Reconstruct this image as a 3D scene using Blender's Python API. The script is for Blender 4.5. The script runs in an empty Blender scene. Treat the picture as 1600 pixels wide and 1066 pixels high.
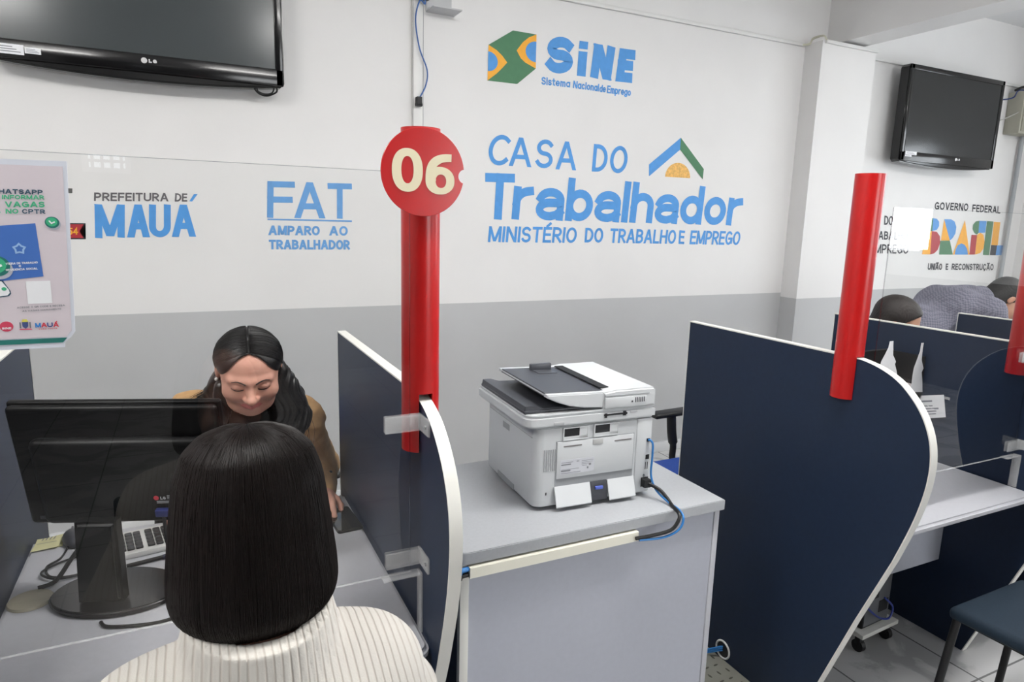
import bpy, bmesh, math, random
import numpy as np
from mathutils import Vector, Matrix

random.seed(7)
np.random.seed(7)
SC = bpy.context.scene
COL = SC.collection
PI = math.pi

# ------------------------------------------------------------------ camera
cam_d = bpy.data.cameras.new('camera')
cam_d.sensor_fit = 'HORIZONTAL'
cam_d.sensor_width = 36.0
cam_d.lens = 1042.0 / 1600.0 * 36.0
cam_d.clip_start = 0.02
cam = bpy.data.objects.new('camera', cam_d)
COL.objects.link(cam)
def _n(v):
    v = Vector(v); v.normalize(); return v
# directions of the room's axes seen by the camera (right, down, forward)
ay = _n((285 - 800, 328 - 533, 1042)); bx = Vector((2960 - 800, 400 - 533, 1042))
ax = _n(bx - ay * bx.dot(ay)); az = ax.cross(ay)
if az.y > 0: az = -az
right = Vector((ax.x, ay.x, az.x)); down = Vector((ax.y, ay.y, az.y)); fwd = Vector((ax.z, ay.z, az.z))
rot = Matrix((right, -down, -fwd)).transposed()
cam.matrix_world = Matrix.Translation((0, 0, 1.66)) @ rot.to_4x4()
SC.camera = cam

# ------------------------------------------------------------------ world, lights, exposure
SC.view_settings.view_transform = 'Standard'
SC.view_settings.look = 'None'
SC.view_settings.gamma = 1.0
SC.view_settings.use_curve_mapping = False
SC.view_settings.exposure = 0.07
w = bpy.data.worlds.new('daylight'); SC.world = w; w.use_nodes = True
w.node_tree.nodes['Background'].inputs[0].default_value = (0.86, 0.93, 1.0, 1)
w.node_tree.nodes['Background'].inputs[1].default_value = 4.0

def area(name, loc, size, energy, direction, color=(1, 1, 1), spread=PI):
    l = bpy.data.lights.new(name, 'AREA'); l.shape = 'RECTANGLE'
    l.size, l.size_y = size; l.energy = energy; l.color = color; l.spread = spread
    o = bpy.data.objects.new(name, l); COL.objects.link(o)
    o.location = loc
    o.rotation_euler = Vector(direction).to_track_quat('-Z', 'Y').to_euler()
    return o
# daylight through the right wall windows, plus added fill from the front wall
area('window_and_fill_light', (7.16, 1.6, 1.9), (1.7, 1.3), 24, (-1, 0, -0.12), (0.93, 0.97, 1.0))
area('window_and_fill_light', (7.16, -2.45, 1.85), (0.85, 0.85), 14, (-1, 0.25, -0.1), (0.95, 0.97, 1.0))
area('window_and_fill_light', (4.1, -4.36, 1.85), (2.7, 1.5), 50, (-0.15, 1, -0.02), (1.0, 0.98, 0.95))  # fill from the front, set at the added window
# unseen lamps added to light the room from above
FILL_LAMPS = [(-1.5, 1.0, 60), (1.3, 1.0, 50), (3.6, 0.6, 27), (3.0, -2.6, 5), (0.2, -2.6, 5), (6.0, 0.4, 18)]
for lx, ly, le in FILL_LAMPS:
    area('ceiling_fill_light', (lx, ly, 3.13), (1.2, 0.22), le * 0.5, (0, 0, -1), (1.0, 0.985, 0.96))
    area('ceiling_fill_light', (lx, ly, 3.20), (1.2, 0.22), le * 0.35, (0, 0, 1), (1.0, 0.985, 0.96))  # upward fill added to brighten beam and ceiling

# ------------------------------------------------------------------ helpers
def s2l(c):
    c = c / 255.0
    return c / 12.92 if c <= 0.04045 else ((c + 0.055) / 1.055) ** 2.4
MATS = {}
def mat(name, rgb, rough=0.5, metal=0.0, noise=0.0, nscale=20.0, bump=0.0, bscale=200.0, spec=0.5, coat=0.0, emit=None):
    if name in MATS: return MATS[name]
    m = bpy.data.materials.new(name); m.use_nodes = True
    nt = m.node_tree; b = nt.nodes['Principled BSDF']
    col = tuple(s2l(v) for v in rgb) + (1,)
    b.inputs['Base Color'].default_value = col
    b.inputs['Roughness'].default_value = rough
    b.inputs['Metallic'].default_value = metal
    b.inputs['Specular IOR Level'].default_value = spec
    if coat: b.inputs['Coat Weight'].default_value = coat
    if emit:
        b.inputs['Emission Color'].default_value = emit[0] + (1,)
        b.inputs['Emission Strength'].default_value = emit[1]
    tc = nt.nodes.new('ShaderNodeTexCoord')
    if noise > 0:
        n = nt.nodes.new('ShaderNodeTexNoise'); n.inputs['Scale'].default_value = nscale; n.inputs['Detail'].default_value = 5
        nt.links.new(tc.outputs['Object'], n.inputs['Vector'])
        r = nt.nodes.new('ShaderNodeValToRGB')
        r.color_ramp.elements[0].position = 0.3; r.color_ramp.elements[1].position = 0.7
        r.color_ramp.elements[0].color = tuple(v * (1 - noise) for v in col[:3]) + (1,)
        r.color_ramp.elements[1].color = tuple(min(1, v * (1 + noise)) for v in col[:3]) + (1,)
        nt.links.new(n.outputs['Fac'], r.inputs['Fac']); nt.links.new(r.outputs['Color'], b.inputs['Base Color'])
    if bump > 0:
        n2 = nt.nodes.new('ShaderNodeTexNoise'); n2.inputs['Scale'].default_value = bscale; n2.inputs['Detail'].default_value = 3
        nt.links.new(tc.outputs['Object'], n2.inputs['Vector'])
        bp = nt.nodes.new('ShaderNodeBump'); bp.inputs['Strength'].default_value = bump; bp.inputs['Distance'].default_value = 0.002
        nt.links.new(n2.outputs['Fac'], bp.inputs['Height']); nt.links.new(bp.outputs['Normal'], b.inputs['Normal'])
    MATS[name] = m
    return m

def glass_mat(name, tint=(0.995, 0.998, 0.996), rough=0.0, ior=1.49):
    """clear thin sheet: what is behind shows through, what is in front mirrors off it by Fresnel"""
    if name in MATS: return MATS[name]
    m = bpy.data.materials.new(name); m.use_nodes = True; nt = m.node_tree
    nt.nodes.remove(nt.nodes['Principled BSDF'])
    out = nt.nodes['Material Output']
    t = nt.nodes.new('ShaderNodeBsdfTransparent'); t.inputs[0].default_value = tint + (1,)
    g = nt.nodes.new('ShaderNodeBsdfGlossy'); g.inputs['Roughness'].default_value = rough
    f = nt.nodes.new('ShaderNodeFresnel'); f.inputs['IOR'].default_value = ior
    ge = nt.nodes.new('ShaderNodeNewGeometry'); ma = nt.nodes.new('ShaderNodeMath'); ma.operation = 'SUBTRACT'; ma.inputs[0].default_value = 1.0
    mu = nt.nodes.new('ShaderNodeMath'); mu.operation = 'MULTIPLY'; m2 = nt.nodes.new('ShaderNodeMath'); m2.operation = 'MULTIPLY'; m2.inputs[1].default_value = 1.5
    m2.use_clamp = True     # both faces of the thin sheet mirror together, counted on its front face
    nt.links.new(ge.outputs['Backfacing'], ma.inputs[1]); nt.links.new(f.outputs[0], m2.inputs[0]); nt.links.new(m2.outputs[0], mu.inputs[0]); nt.links.new(ma.outputs[0], mu.inputs[1])
    mx = nt.nodes.new('ShaderNodeMixShader')
    nt.links.new(mu.outputs[0], mx.inputs[0]); nt.links.new(t.outputs[0], mx.inputs[1]); nt.links.new(g.outputs[0], mx.inputs[2])
    nt.links.new(mx.outputs[0], out.inputs['Surface'])
    MATS[name] = m
    return m

def frosted_clip(name):
    if name in MATS: return MATS[name]
    m = bpy.data.materials.new(name); m.use_nodes = True; nt = m.node_tree
    b = nt.nodes['Principled BSDF']; b.inputs['Base Color'].default_value = (0.9, 0.91, 0.92, 1); b.inputs['Roughness'].default_value = 0.15
    t = nt.nodes.new('ShaderNodeBsdfTransparent'); mx = nt.nodes.new('ShaderNodeMixShader'); mx.inputs[0].default_value = 0.27
    nt.links.new(t.outputs[0], mx.inputs[1]); nt.links.new(b.outputs[0], mx.inputs[2]); nt.links.new(mx.outputs[0], nt.nodes['Material Output'].inputs['Surface'])
    MATS[name] = m; return m
ROOT = {}
def thing(name, label, cat, loc=(0, 0, 0), rotz=0.0, group=None):
    o = bpy.data.objects.new(name, None); COL.objects.link(o)
    o.empty_display_size = 0.05
    o.location = loc; o.rotation_euler = (0, 0, rotz)
    o['label'] = label; o['category'] = cat
    if group: o['group'] = group
    ROOT[o.name] = (Matrix.Translation(loc) @ Matrix.Rotation(rotz, 4, 'Z'))
    return o
def tag(o, label, cat, group=None):
    o['label'] = label; o['category'] = cat
    if group: o['group'] = group
    return o
def _finish(me, smooth):
    if smooth:
        for p in me.polygons: p.use_smooth = True
        me.set_sharp_from_angle(angle=math.radians(smooth if smooth is not True else 40))
def link(name, me, parent=None, label=None):
    o = bpy.data.objects.new(name, me); COL.objects.link(o)
    if parent is not None:
        M = ROOT.get(parent.name)
        o.parent = parent
        ROOT[o.name] = M if M is not None else Matrix.Identity(4)
    else:
        ROOT[o.name] = Matrix.Identity(4)
    if label: o['label'] = label
    return o
def obj(name, bm, m, parent=None, local=False, smooth=40, label=None):
    """one mesh object; world coordinates unless local, then the root's own coordinates"""
    me = bpy.data.meshes.new(name)
    if parent is not None and not local and parent.name in ROOT:
        bmesh.ops.transform(bm, matrix=ROOT[parent.name].inverted(), verts=bm.verts)
    bm.normal_update(); bm.to_mesh(me); bm.free()
    for mm in (m if isinstance(m, (list, tuple)) else [m]): me.materials.append(mm)
    _finish(me, smooth)
    return link(name, me, parent, label)
def struct(name, bm, m, smooth=40):
    o = obj(name, bm, m, None, smooth=smooth); o['kind'] = 'structure'; return o

def box(bm, lo, hi, bev=0.0, mi=0, seg=2, M=None):
    r = bmesh.ops.create_cube(bm, size=1.0)
    vs = r['verts']
    for v in vs:
        v.co = Vector(((lo[i] + hi[i]) / 2 + v.co[i] * (hi[i] - lo[i]) for i in range(3)))
    fs = list({f for v in vs for f in v.link_faces})
    for f in fs: f.material_index = mi
    if bev > 0:
        es = list({e for v in vs for e in v.link_edges})
        rr = bmesh.ops.bevel(bm, geom=es, offset=bev, segments=seg, affect='EDGES', profile=0.5, clamp_overlap=True)
        vs = [v for v in rr['verts']] + [v for v in vs if v.is_valid]
        for f in rr['faces']: f.material_index = mi
        vs = list({v for f in rr['faces'] for v in f.verts} | {v for v in vs if v.is_valid})
    if M is not None: bmesh.ops.transform(bm, matrix=M, verts=vs)
    return vs
def prism(bm, pts, axis, lo, hi, mi=0, bev=0.0, seg=2):
    """extrude a 2D outline along an axis; the outline is given in the other two axes in order"""
    def P(a, b, c):
        return {'x': (c, a, b), 'y': (a, c, b), 'z': (a, b, c)}[axis]
    v0 = [bm.verts.new(P(a, b, lo)) for a, b in pts]; v1 = [bm.verts.new(P(a, b, hi)) for a, b in pts]
    n = len(pts); fs = []
    for i in range(n):
        j = (i + 1) % n
        fs.append(bm.faces.new((v0[i], v0[j], v1[j], v1[i])))
    caps = [bm.faces.new(v0[::-1]), bm.faces.new(v1)]
    for f in fs + caps: f.material_index = mi
    bmesh.ops.recalc_face_normals(bm, faces=fs + caps)
    if bev > 0:
        es = list({e for f in caps for e in f.edges})
        bmesh.ops.bevel(bm, geom=es, offset=bev, segments=seg, affect='EDGES', clamp_overlap=True)
    return v0 + v1
def cyl(bm, p0, p1, r0, r1=None, n=24, mi=0, caps=True):
    r1 = r0 if r1 is None else r1
    p0, p1 = Vector(p0), Vector(p1); d = (p1 - p0).normalized()
    q = d.to_track_quat('Z', 'Y')
    a = [bm.verts.new(p0 + q @ Vector((r0 * math.cos(2 * PI * i / n), r0 * math.sin(2 * PI * i / n), 0))) for i in range(n)]
    b = [bm.verts.new(p1 + q @ Vector((r1 * math.cos(2 * PI * i / n), r1 * math.sin(2 * PI * i / n), 0))) for i in range(n)]
    for i in range(n):
        f = bm.faces.new((a[i], a[(i + 1) % n], b[(i + 1) % n], b[i])); f.material_index = mi
    if caps:
        f = bm.faces.new(a[::-1]); f.material_index = mi
        f = bm.faces.new(b); f.material_index = mi
    return a + b
def smooth_path(pts, n=8):
    P = [Vector(p) for p in pts]; out = []
    for i in range(len(P) - 1):
        p0 = P[max(i - 1, 0)]; p1 = P[i]; p2 = P[i + 1]; p3 = P[min(i + 2, len(P) - 1)]
        for k in range(n):
            t = k / n
            out.append(0.5 * ((2 * p1) + (p2 - p0) * t + (2 * p0 - 5 * p1 + 4 * p2 - p3) * t * t + (3 * p1 - p0 - 3 * p2 + p3) * t ** 3))
    out.append(P[-1]); return out
def tube(bm, pts, r, n=8, mi=0, sm=8, closed=False):
    P = smooth_path(pts, sm) if sm else [Vector(p) for p in pts]
    rings = []; up = Vector((0, 0, 1)); prev = None
    for i, p in enumerate(P):
        d = (P[min(i + 1, len(P) - 1)] - P[max(i - 1, 0)])
        d = d.normalized() if d.length > 1e-9 else Vector((0, 0, 1))
        if prev is None:
            a = d.cross(up)
            if a.length < 1e-3: a = d.cross(Vector((1, 0, 0)))
        else:
            a = prev - d * prev.dot(d)
            if a.length < 1e-6: a = d.cross(Vector((1, 0, 0)))
        a.normalize(); prev = a; b = d.cross(a)
        rr = r(i / (len(P) - 1)) if callable(r) else r
        rings.append([bm.verts.new(p + a * rr * math.cos(2 * PI * k / n) + b * rr * math.sin(2 * PI * k / n)) for k in range(n)])
    for i in range(len(rings) - 1):
        for k in range(n):
            f = bm.faces.new((rings[i][k], rings[i][(k + 1) % n], rings[i + 1][(k + 1) % n], rings[i + 1][k])); f.material_index = mi
    f = bm.faces.new(rings[0][::-1]); f.material_index = mi
    f = bm.faces.new(rings[-1]); f.material_index = mi
def lathe(bm, prof, c=(0, 0, 0), n=32, mi=0, sx=1.0, sy=1.0):
    rings = []
    for r, z in prof:
        if r < 1e-6: rings.append([bm.verts.new((c[0], c[1], c[2] + z))])
        else: rings.append([bm.verts.new((c[0] + sx * r * math.cos(2 * PI * k / n), c[1] + sy * r * math.sin(2 * PI * k / n), c[2] + z)) for k in range(n)])
    for a, b in zip(rings[:-1], rings[1:]):
        for k in range(n):
            k2 = (k + 1) % n
            if len(a) == 1 and len(b) == 1: continue
            if len(a) == 1: f = bm.faces.new((a[0], b[k2], b[k]))
            elif len(b) == 1: f = bm.faces.new((a[k], a[k2], b[0]))
            else: f = bm.faces.new((a[k], a[k2], b[k2], b[k]))
            f.material_index = mi
    bmesh.ops.recalc_face_normals(bm, faces=bm.faces)
def poly(bm, pts, mi=0):
    f = bm.faces.new([bm.verts.new(p) for p in pts]); f.material_index = mi; return f
def NB(): return bmesh.new()

# ------------------------------------------------------------------ hand-painted stroke letters
def arc(cx, cy, rx, ry, a0, a1, n=14):
    return [(cx + rx * math.cos(math.radians(a0 + (a1 - a0) * i / n)), cy + ry * math.sin(math.radians(a0 + (a1 - a0) * i / n))) for i in range(n + 1)]
def bowl(w, y0, y1, x0=0.0, k=0.45):
    """a D-like bowl open to the left"""
    r = (y1 - y0) / 2; cx = x0 + (w - x0) * k; rx = w - cx
    return [(x0, y0)] + arc(cx, y0 + r, rx, r, -90, 90) + [(x0, y1)]
XH = 0.68
def glyph(ch):
    """-> width, list of (polyline, closed)"""
    g = []
    def L(*p, closed=False): g.append((list(p), closed))
    def C(p, closed=False): g.append((p, closed))
    def H(a, b): g.append(([a, b], 'H'))
    w = 0.6
    if ch in 'AÁÃ':
        w = 0.72; H((0, 0), (w / 2, 1)); H((w / 2, 1), (w, 0)); g.append(([(0.22 * w, 0.3), (0.78 * w, 0.3)], 'B'))
        if ch == 'Á': L((w * 0.45, 1.14), (w * 0.72, 1.32))
        if ch == 'Ã': C([(0.12 * w, 1.16), (0.3 * w, 1.24), (0.6 * w, 1.15), (0.85 * w, 1.24)])
    elif ch == 'B': w = 0.56; L((0, 0), (0, 1)); C(bowl(w * 0.92, 0.53, 1)); C(bowl(w, 0, 0.53))
    elif ch in 'CÇ':
        w = 0.62; C(arc(w / 2 + 0.02, 0.5, w / 2 + 0.02, 0.5, 48, 312, 22))
        if ch == 'Ç': C([(w * 0.5, 0), (w * 0.6, -0.12), (w * 0.42, -0.2)])
    elif ch == 'D': w = 0.62; L((0, 0), (0, 1)); C(bowl(w, 0, 1, 0, 0.3))
    elif ch in 'EÉ':
        w = 0.48; L((w, 1), (0, 1), (0, 0), (w, 0)); L((0, 0.52), (w * 0.9, 0.52))
        if ch == 'É': L((w * 0.4, 1.16), (w * 0.85, 1.36))
    elif ch == 'F': w = 0.48; L((w, 1), (0, 1), (0, 0)); L((0, 0.5), (w * 0.92, 0.5))
    elif ch == 'G': w = 0.66; C(arc(w / 2, 0.5, w / 2, 0.5, 50, 340, 24)); L((w * 0.52, 0.45), (w, 0.45), (w, 0.1))
    elif ch == 'H': w = 0.6; L((0, 0), (0, 1)); L((w, 0), (w, 1)); L((0, 0.52), (w, 0.52))
    elif ch == 'I': w = 0.0; L((0, 0), (0, 1))
    elif ch == 'J': w = 0.4; C([(w, 1), (w, 0.25)] + arc(w / 2, 0.25, w / 2, 0.25, 0, -180, 10))
    elif ch == 'L': w = 0.46; L((0, 1), (0, 0), (w, 0))
    elif ch == 'M': w = 0.76; L((0, 0), (0, 1)); L((w, 0), (w, 1)); H((0, 1), (w / 2, 0.06)); H((w / 2, 0.06), (w, 1))
    elif ch == 'N': w = 0.62; L((0, 0), (0, 1)); L((w, 0), (w, 1)); H((0, 1), (w, 0))
    elif ch == 'O': w = 0.68; C(arc(w / 2, 0.5, w / 2, 0.5, 0, 360, 30)[:-1], True)
    elif ch == 'P': w = 0.54; L((0, 0), (0, 1)); C(bowl(w, 0.44, 1))
    elif ch == 'Q': w = 0.68; C(arc(w / 2, 0.5, w / 2, 0.5, 0, 360, 30)[:-1], True); L((w * 0.6, 0.25), (w, -0.05))
    elif ch == 'R': w = 0.56; L((0, 0), (0, 1)); C(bowl(w * 0.96, 0.46, 1)); L((w * 0.4, 0.46), (w, 0))
    elif ch == 'S':
        w = 0.54; C(arc(w / 2, 0.755, w / 2 * 0.94, 0.245, 30, 270, 14) + arc(w / 2, 0.255, w / 2, 0.255, 90, -155, 14)[1:])
    elif ch == 'T': w = 0.58; L((0, 1), (w, 1)); L((w / 2, 1), (w / 2, 0))
    elif ch == 'U': w = 0.62; C([(0, 1), (0, 0.3)] + arc(w / 2, 0.3, w / 2, 0.3, 180, 360, 14) + [(w, 1)])
    elif ch == 'V': w = 0.66; H((0, 1), (w / 2, 0)); H((w / 2, 0), (w, 1))
    elif ch == 'W': w = 0.95; H((0, 1), (w * 0.25, 0)); H((w * 0.25, 0), (w * 0.5, 1)); H((w * 0.5, 1), (w * 0.75, 0)); H((w * 0.75, 0), (w, 1))
    elif ch == 'i': w = 0.0; L((0, 0), (0, XH)); L((0, 0.86), (0, 1.0))
    elif ch == 'l': w = 0.0; L((0, 0), (0, 1))
    elif ch == '@':      # two-storey a
        w = 0.5; C(arc(w * .5, XH * .66, w * .5, XH * .34, 165, 0, 12) + [(w, 0)]); C([(w, XH * .56), (w * .5, XH * .56)] + arc(w * .46, XH * .28, w * .46, XH * .28, 90, 270, 12) + [(w * .55, 0), (w * .8, XH * .06), (w, XH * .2)])
    elif ch in 'adgq':
        w = 0.5; C(arc(w / 2, XH / 2, w / 2, XH / 2, 0, 360, 26)[:-1], True)
        if ch == 'a': L((w, XH), (w, 0))
        if ch == 'd': L((w, 1), (w, 0))
        if ch == 'g': C([(w, XH), (w, -0.08)] + arc(w / 2, -0.08, w / 2, 0.2, 0, -150, 10))
    elif ch in 'bp':
        w = 0.5; C(arc(w / 2, XH / 2, w / 2, XH / 2, 0, 360, 26)[:-1], True)
        L((0, 1), (0, 0)) if ch == 'b' else L((0, XH), (0, -0.3))
    elif ch == 'c': w = 0.46; C(arc(w / 2, XH / 2, w / 2, XH / 2, 50, 310, 18))
    elif ch == 'e': w = 0.48; C([(0.02, XH * 0.5), (w, XH * 0.5)] + arc(w / 2, XH / 2, w / 2, XH / 2, 0, 310, 22)[1:])
    elif ch == 'h': w = 0.46; L((0, 1), (0, 0)); C([(0, XH * 0.6)] + arc(w / 2, XH * 0.6, w / 2, XH * 0.4, 180, 0, 12) + [(w, 0)])
    elif ch == 'n': w = 0.44; L((0, XH), (0, 0)); C([(0, XH * 0.6)] + arc(w / 2, XH * 0.6, w / 2, XH * 0.4, 180, 0, 12) + [(w, 0)])
    elif ch == 'm':
        w = 0.7; L((0, XH), (0, 0)); h = w / 2
        for q in (0, h): C([(q, XH * 0.6)] + arc(q + h / 2, XH * 0.6, h / 2, XH * 0.4, 180, 0, 10) + [(q + h, 0)])
    elif ch == 'o': w = 0.5; C(arc(w / 2, XH / 2, w / 2, XH / 2, 0, 360, 26)[:-1], True)
    elif ch == 'r': w = 0.32; L((0, XH), (0, 0)); C([(0, XH * 0.55)] + arc(w, XH * 0.55, w, XH * 0.45, 180, 95, 8))
    elif ch == 's':
        w = 0.4; C(arc(w / 2, XH * 0.75, w / 2 * 0.94, XH * 0.25, 30, 270, 12) + arc(w / 2, XH * 0.25, w / 2, XH * 0.25, 90, -155, 12)[1:])
    elif ch == 't': w = 0.3; L((w * 0.45, 0.95), (w * 0.45, 0.1), (w * 0.8, 0), (w, 0)); L((0, XH), (w, XH))
    elif ch == '0': w = 0.6; C(arc(w / 2, 0.5, w / 2, 0.5, 0, 360, 30)[:-1], True)
    elif ch == '4': w = 0.55; L((w * 0.75, 0), (w * 0.75, 1), (0, 0.3), (w, 0.3))
    elif ch == '5': w = 0.52; C([(w * 0.95, 1), (0.06, 1), (0.03, 0.55)] + arc(w / 2 - 0.02, 0.32, w / 2 + 0.02, 0.32, 110, -140, 16))
    elif ch == '6':
        w = 0.6; C(arc(w / 2, 0.31, w / 2, 0.31, 0, 360, 26)[:-1], True); C([(0, 0.31)] + arc(w * 0.92, 0.35, w * 0.92, 0.65, 180, 92, 12))
    elif ch == '-': w = 0.4; L((0, 0.45), (w, 0.45))
    else: w = 0.4
    return w, g
LAYER = [0]
def stroke(bm, pts, closed, hw, to3, mi=0):
    LAYER[0] = (LAYER[0] + 1) % 40
    off = Vector((0, -0.00001 * LAYER[0], 0))      # one coat of paint over the other
    P = []
    for p in pts:
        p = Vector((p[0], p[1]))
        if not P or (p - P[-1]).length > 1e-6: P.append(p)
    n = len(P)
    if n < 2: return
    T = lambda v: bm.verts.new(to3(v) + off)
    if closed == 'H':
        d = (P[1] - P[0]).normalized(); hx = min(hw / max(0.3, abs(d.y)), hw * 1.35)
        ev = Vector((0, hw if d.y > 0 else -hw)); a, b = P[0] - ev, P[1] + ev; h = Vector((hx, 0))
        f = bm.faces.new([T(a - h), T(a + h), T(b + h), T(b - h)]); f.material_index = mi
        return
    if not closed:
        P[0] = P[0] - (P[1] - P[0]).normalized() * hw; P[-1] = P[-1] + (P[-1] - P[-2]).normalized() * hw
    if closed == 'B': closed = False
    Lv, Rv = [], []
    for i in range(n):
        if closed: a, b = P[(i - 1) % n], P[(i + 1) % n]
        else: a, b = P[max(i - 1, 0)], P[min(i + 1, n - 1)]
        d0 = (P[i] - a); d1 = (b - P[i])
        d0 = d0.normalized() if d0.length > 1e-9 else d1.normalized()
        d1 = d1.normalized() if d1.length > 1e-9 else d0
        n0 = Vector((-d0.y, d0.x)); n1 = Vector((-d1.y, d1.x)); m = n0 + n1
        if m.length < 1e-4: m = n0
        m.normalize(); k = hw / max(0.42, m.dot(n0))
        Lv.append(P[i] + m * k); Rv.append(P[i] - m * k)
    A = [T(v) for v in Lv]; B = [T(v) for v in Rv]
    for i in range(n if closed else n - 1):
        j = (i + 1) % n
        f = bm.faces.new((A[i], A[j], B[j], B[i])); f.material_index = mi
def word(bm, text, quad, sw, to3, mi=0, gap=0.12):
    """letters of constant stroke width fitted in a quad (bottom-left, bottom-right, top-right, top-left) of plane coordinates"""
    bl, br, tr, tl = [Vector(q) for q in quad]
    H = ((tl - bl).length + (tr - br).length) / 2; Wm = ((br - bl).length + (tr - tl).length) / 2
    rel = sw / H
    x = 0.0; items = []
    for ch in text:
        if ch == ' ': x += 0.4; continue
        wd, g = glyph(ch); items.append((x, g)); x += wd + rel + gap
    tot = max(x - rel - gap, 1e-3)
    def mp(u, v):
        uu = (sw / 2 + u * (Wm - sw)) / Wm; vv = (sw / 2 + v * (H - sw)) / H
        return (bl * (1 - uu) + br * uu) * (1 - vv) + (tl * (1 - uu) + tr * uu) * vv
    single = len(items) == 1 and tot < 0.05
    for x0, g in items:
        for pl, cl in g:
            pts = [mp(((px + x0) / tot) if not single else 0.5, py) for px, py in pl]
            stroke(bm, pts, cl, sw / 2, to3, mi)
    bm.normal_update()
    for f in bm.faces:
        if f.normal.y > 0.5: f.normal_flip()

# ------------------------------------------------------------------ materials
D = 3.733                       # back wall
M_white = mat('white_wall_paint', (226, 225, 224), 0.6, noise=0.015, nscale=3, bump=0.08, bscale=120)
M_dado = mat('grey_wall_paint', (186, 187, 188), 0.5, noise=0.02, nscale=3, bump=0.08, bscale=120)
M_ceil = mat('ceiling_paint', (222, 222, 222), 0.8)
M_blue = mat('navy_laminate', (25, 39, 62), 0.45, noise=0.06, nscale=60, bump=0.05, bscale=500, spec=0.35)
M_edge = mat('white_edge_band', (222, 221, 215), 0.4)
M_desk = mat('light_grey_laminate', (196, 197, 203), 0.35, noise=0.02, nscale=80)
M_cab = mat('pale_grey_laminate', (184, 187, 198), 0.45, noise=0.02, nscale=60)
M_red = mat('red_plastic', (186, 22, 22), 0.28, noise=0.04, nscale=8)
M_disc = mat('red_sign_vinyl', (190, 26, 28), 0.22)
M_cream = mat('cream_lettering', (232, 222, 190), 0.5)
M_acr = glass_mat('clear_acrylic')
M_clip = frosted_clip('clip_acrylic')
M_black = mat('gloss_black_plastic', (12, 12, 14), 0.16)
M_blackm = mat('matte_black_plastic', (20, 20, 22), 0.5)
M_screen = mat('dark_screen', (58, 64, 66), 0.2, spec=0.6)
M_cream_tr = mat('cream_pvc', (236, 233, 218), 0.4)
M_pvc = mat('white_pvc', (222, 222, 220), 0.4)
M_metal = mat('galvanised_metal', (170, 172, 174), 0.4, metal=0.7)
M_bluecab = mat('blue_cable', (48, 122, 190), 0.4)
M_blackcab = mat('black_cable', (18, 18, 20), 0.5)
M_paint = mat('blue_wall_lettering', (74, 147, 215), 0.55, noise=0.05, nscale=30)
M_paintG = mat('green_wall_lettering', (66, 120, 84), 0.55, noise=0.05, nscale=30)
M_paintY = mat('yellow_wall_lettering', (240, 170, 45), 0.55, noise=0.05, nscale=30)
M_paintK = mat('grey_wall_lettering', (95, 92, 96), 0.55)
M_paintB = mat('black_wall_lettering', (38, 40, 48), 0.55)
M_paintR = mat('red_wall_lettering', (170, 36, 48), 0.55)
M_paper = mat('white_paper', (236, 237, 240), 0.7)
M_print = mat('printed_grey', (120, 122, 128), 0.7)

def tiles_mat():
    m = bpy.data.materials.new('floor_tiles'); m.use_nodes = True; nt = m.node_tree; b = nt.nodes['Principled BSDF']
    tc = nt.nodes.new('ShaderNodeTexCoord'); mp = nt.nodes.new('ShaderNodeMapping')
    mp.inputs['Rotation'].default_value = (0, 0, math.radians(0)); mp.inputs['Location'].default_value = (0.1, 0.12, 0)
    br = nt.nodes.new('ShaderNodeTexBrick'); br.offset = 0.0
    br.inputs['Scale'].default_value = 1.0; br.inputs['Brick Width'].default_value = 0.45; br.inputs['Row Height'].default_value = 0.45
    br.inputs['Mortar Size'].default_value = 0.004; br.inputs['Color1'].default_value = (0.5, 0.5, 0.5, 1); br.inputs['Color2'].default_value = (0.55, 0.55, 0.55, 1)
    br.inputs['Mortar'].default_value = (0.16, 0.16, 0.16, 1)
    nz = nt.nodes.new('ShaderNodeTexNoise'); nz.inputs['Scale'].default_value = 2.2; nz.inputs['Detail'].default_value = 8; nz.inputs['Distortion'].default_value = 1.6
    rp = nt.nodes.new('ShaderNodeValToRGB'); rp.color_ramp.elements[0].position = 0.44; rp.color_ramp.elements[0].color = (0.72, 0.72, 0.72, 1)
    rp.color_ramp.elements[1].position = 0.5; rp.color_ramp.elements[1].color = (1, 1, 1, 1)
    mx = nt.nodes.new('ShaderNodeMix'); mx.data_type = 'RGBA'; mx.blend_type = 'MULTIPLY'; mx.inputs[0].default_value = 1
    nt.links.new(tc.outputs['Object'], mp.inputs[0]); nt.links.new(mp.outputs[0], br.inputs['Vector']); nt.links.new(mp.outputs[0], nz.inputs['Vector'])
    nt.links.new(nz.outputs['Fac'], rp.inputs['Fac']); nt.links.new(br.outputs['Color'], mx.inputs[6]); nt.links.new(rp.outputs['Color'], mx.inputs[7])
    nt.links.new(mx.outputs[2], b.inputs['Base Color']); b.inputs['Roughness'].default_value = 0.22
    return m

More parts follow.
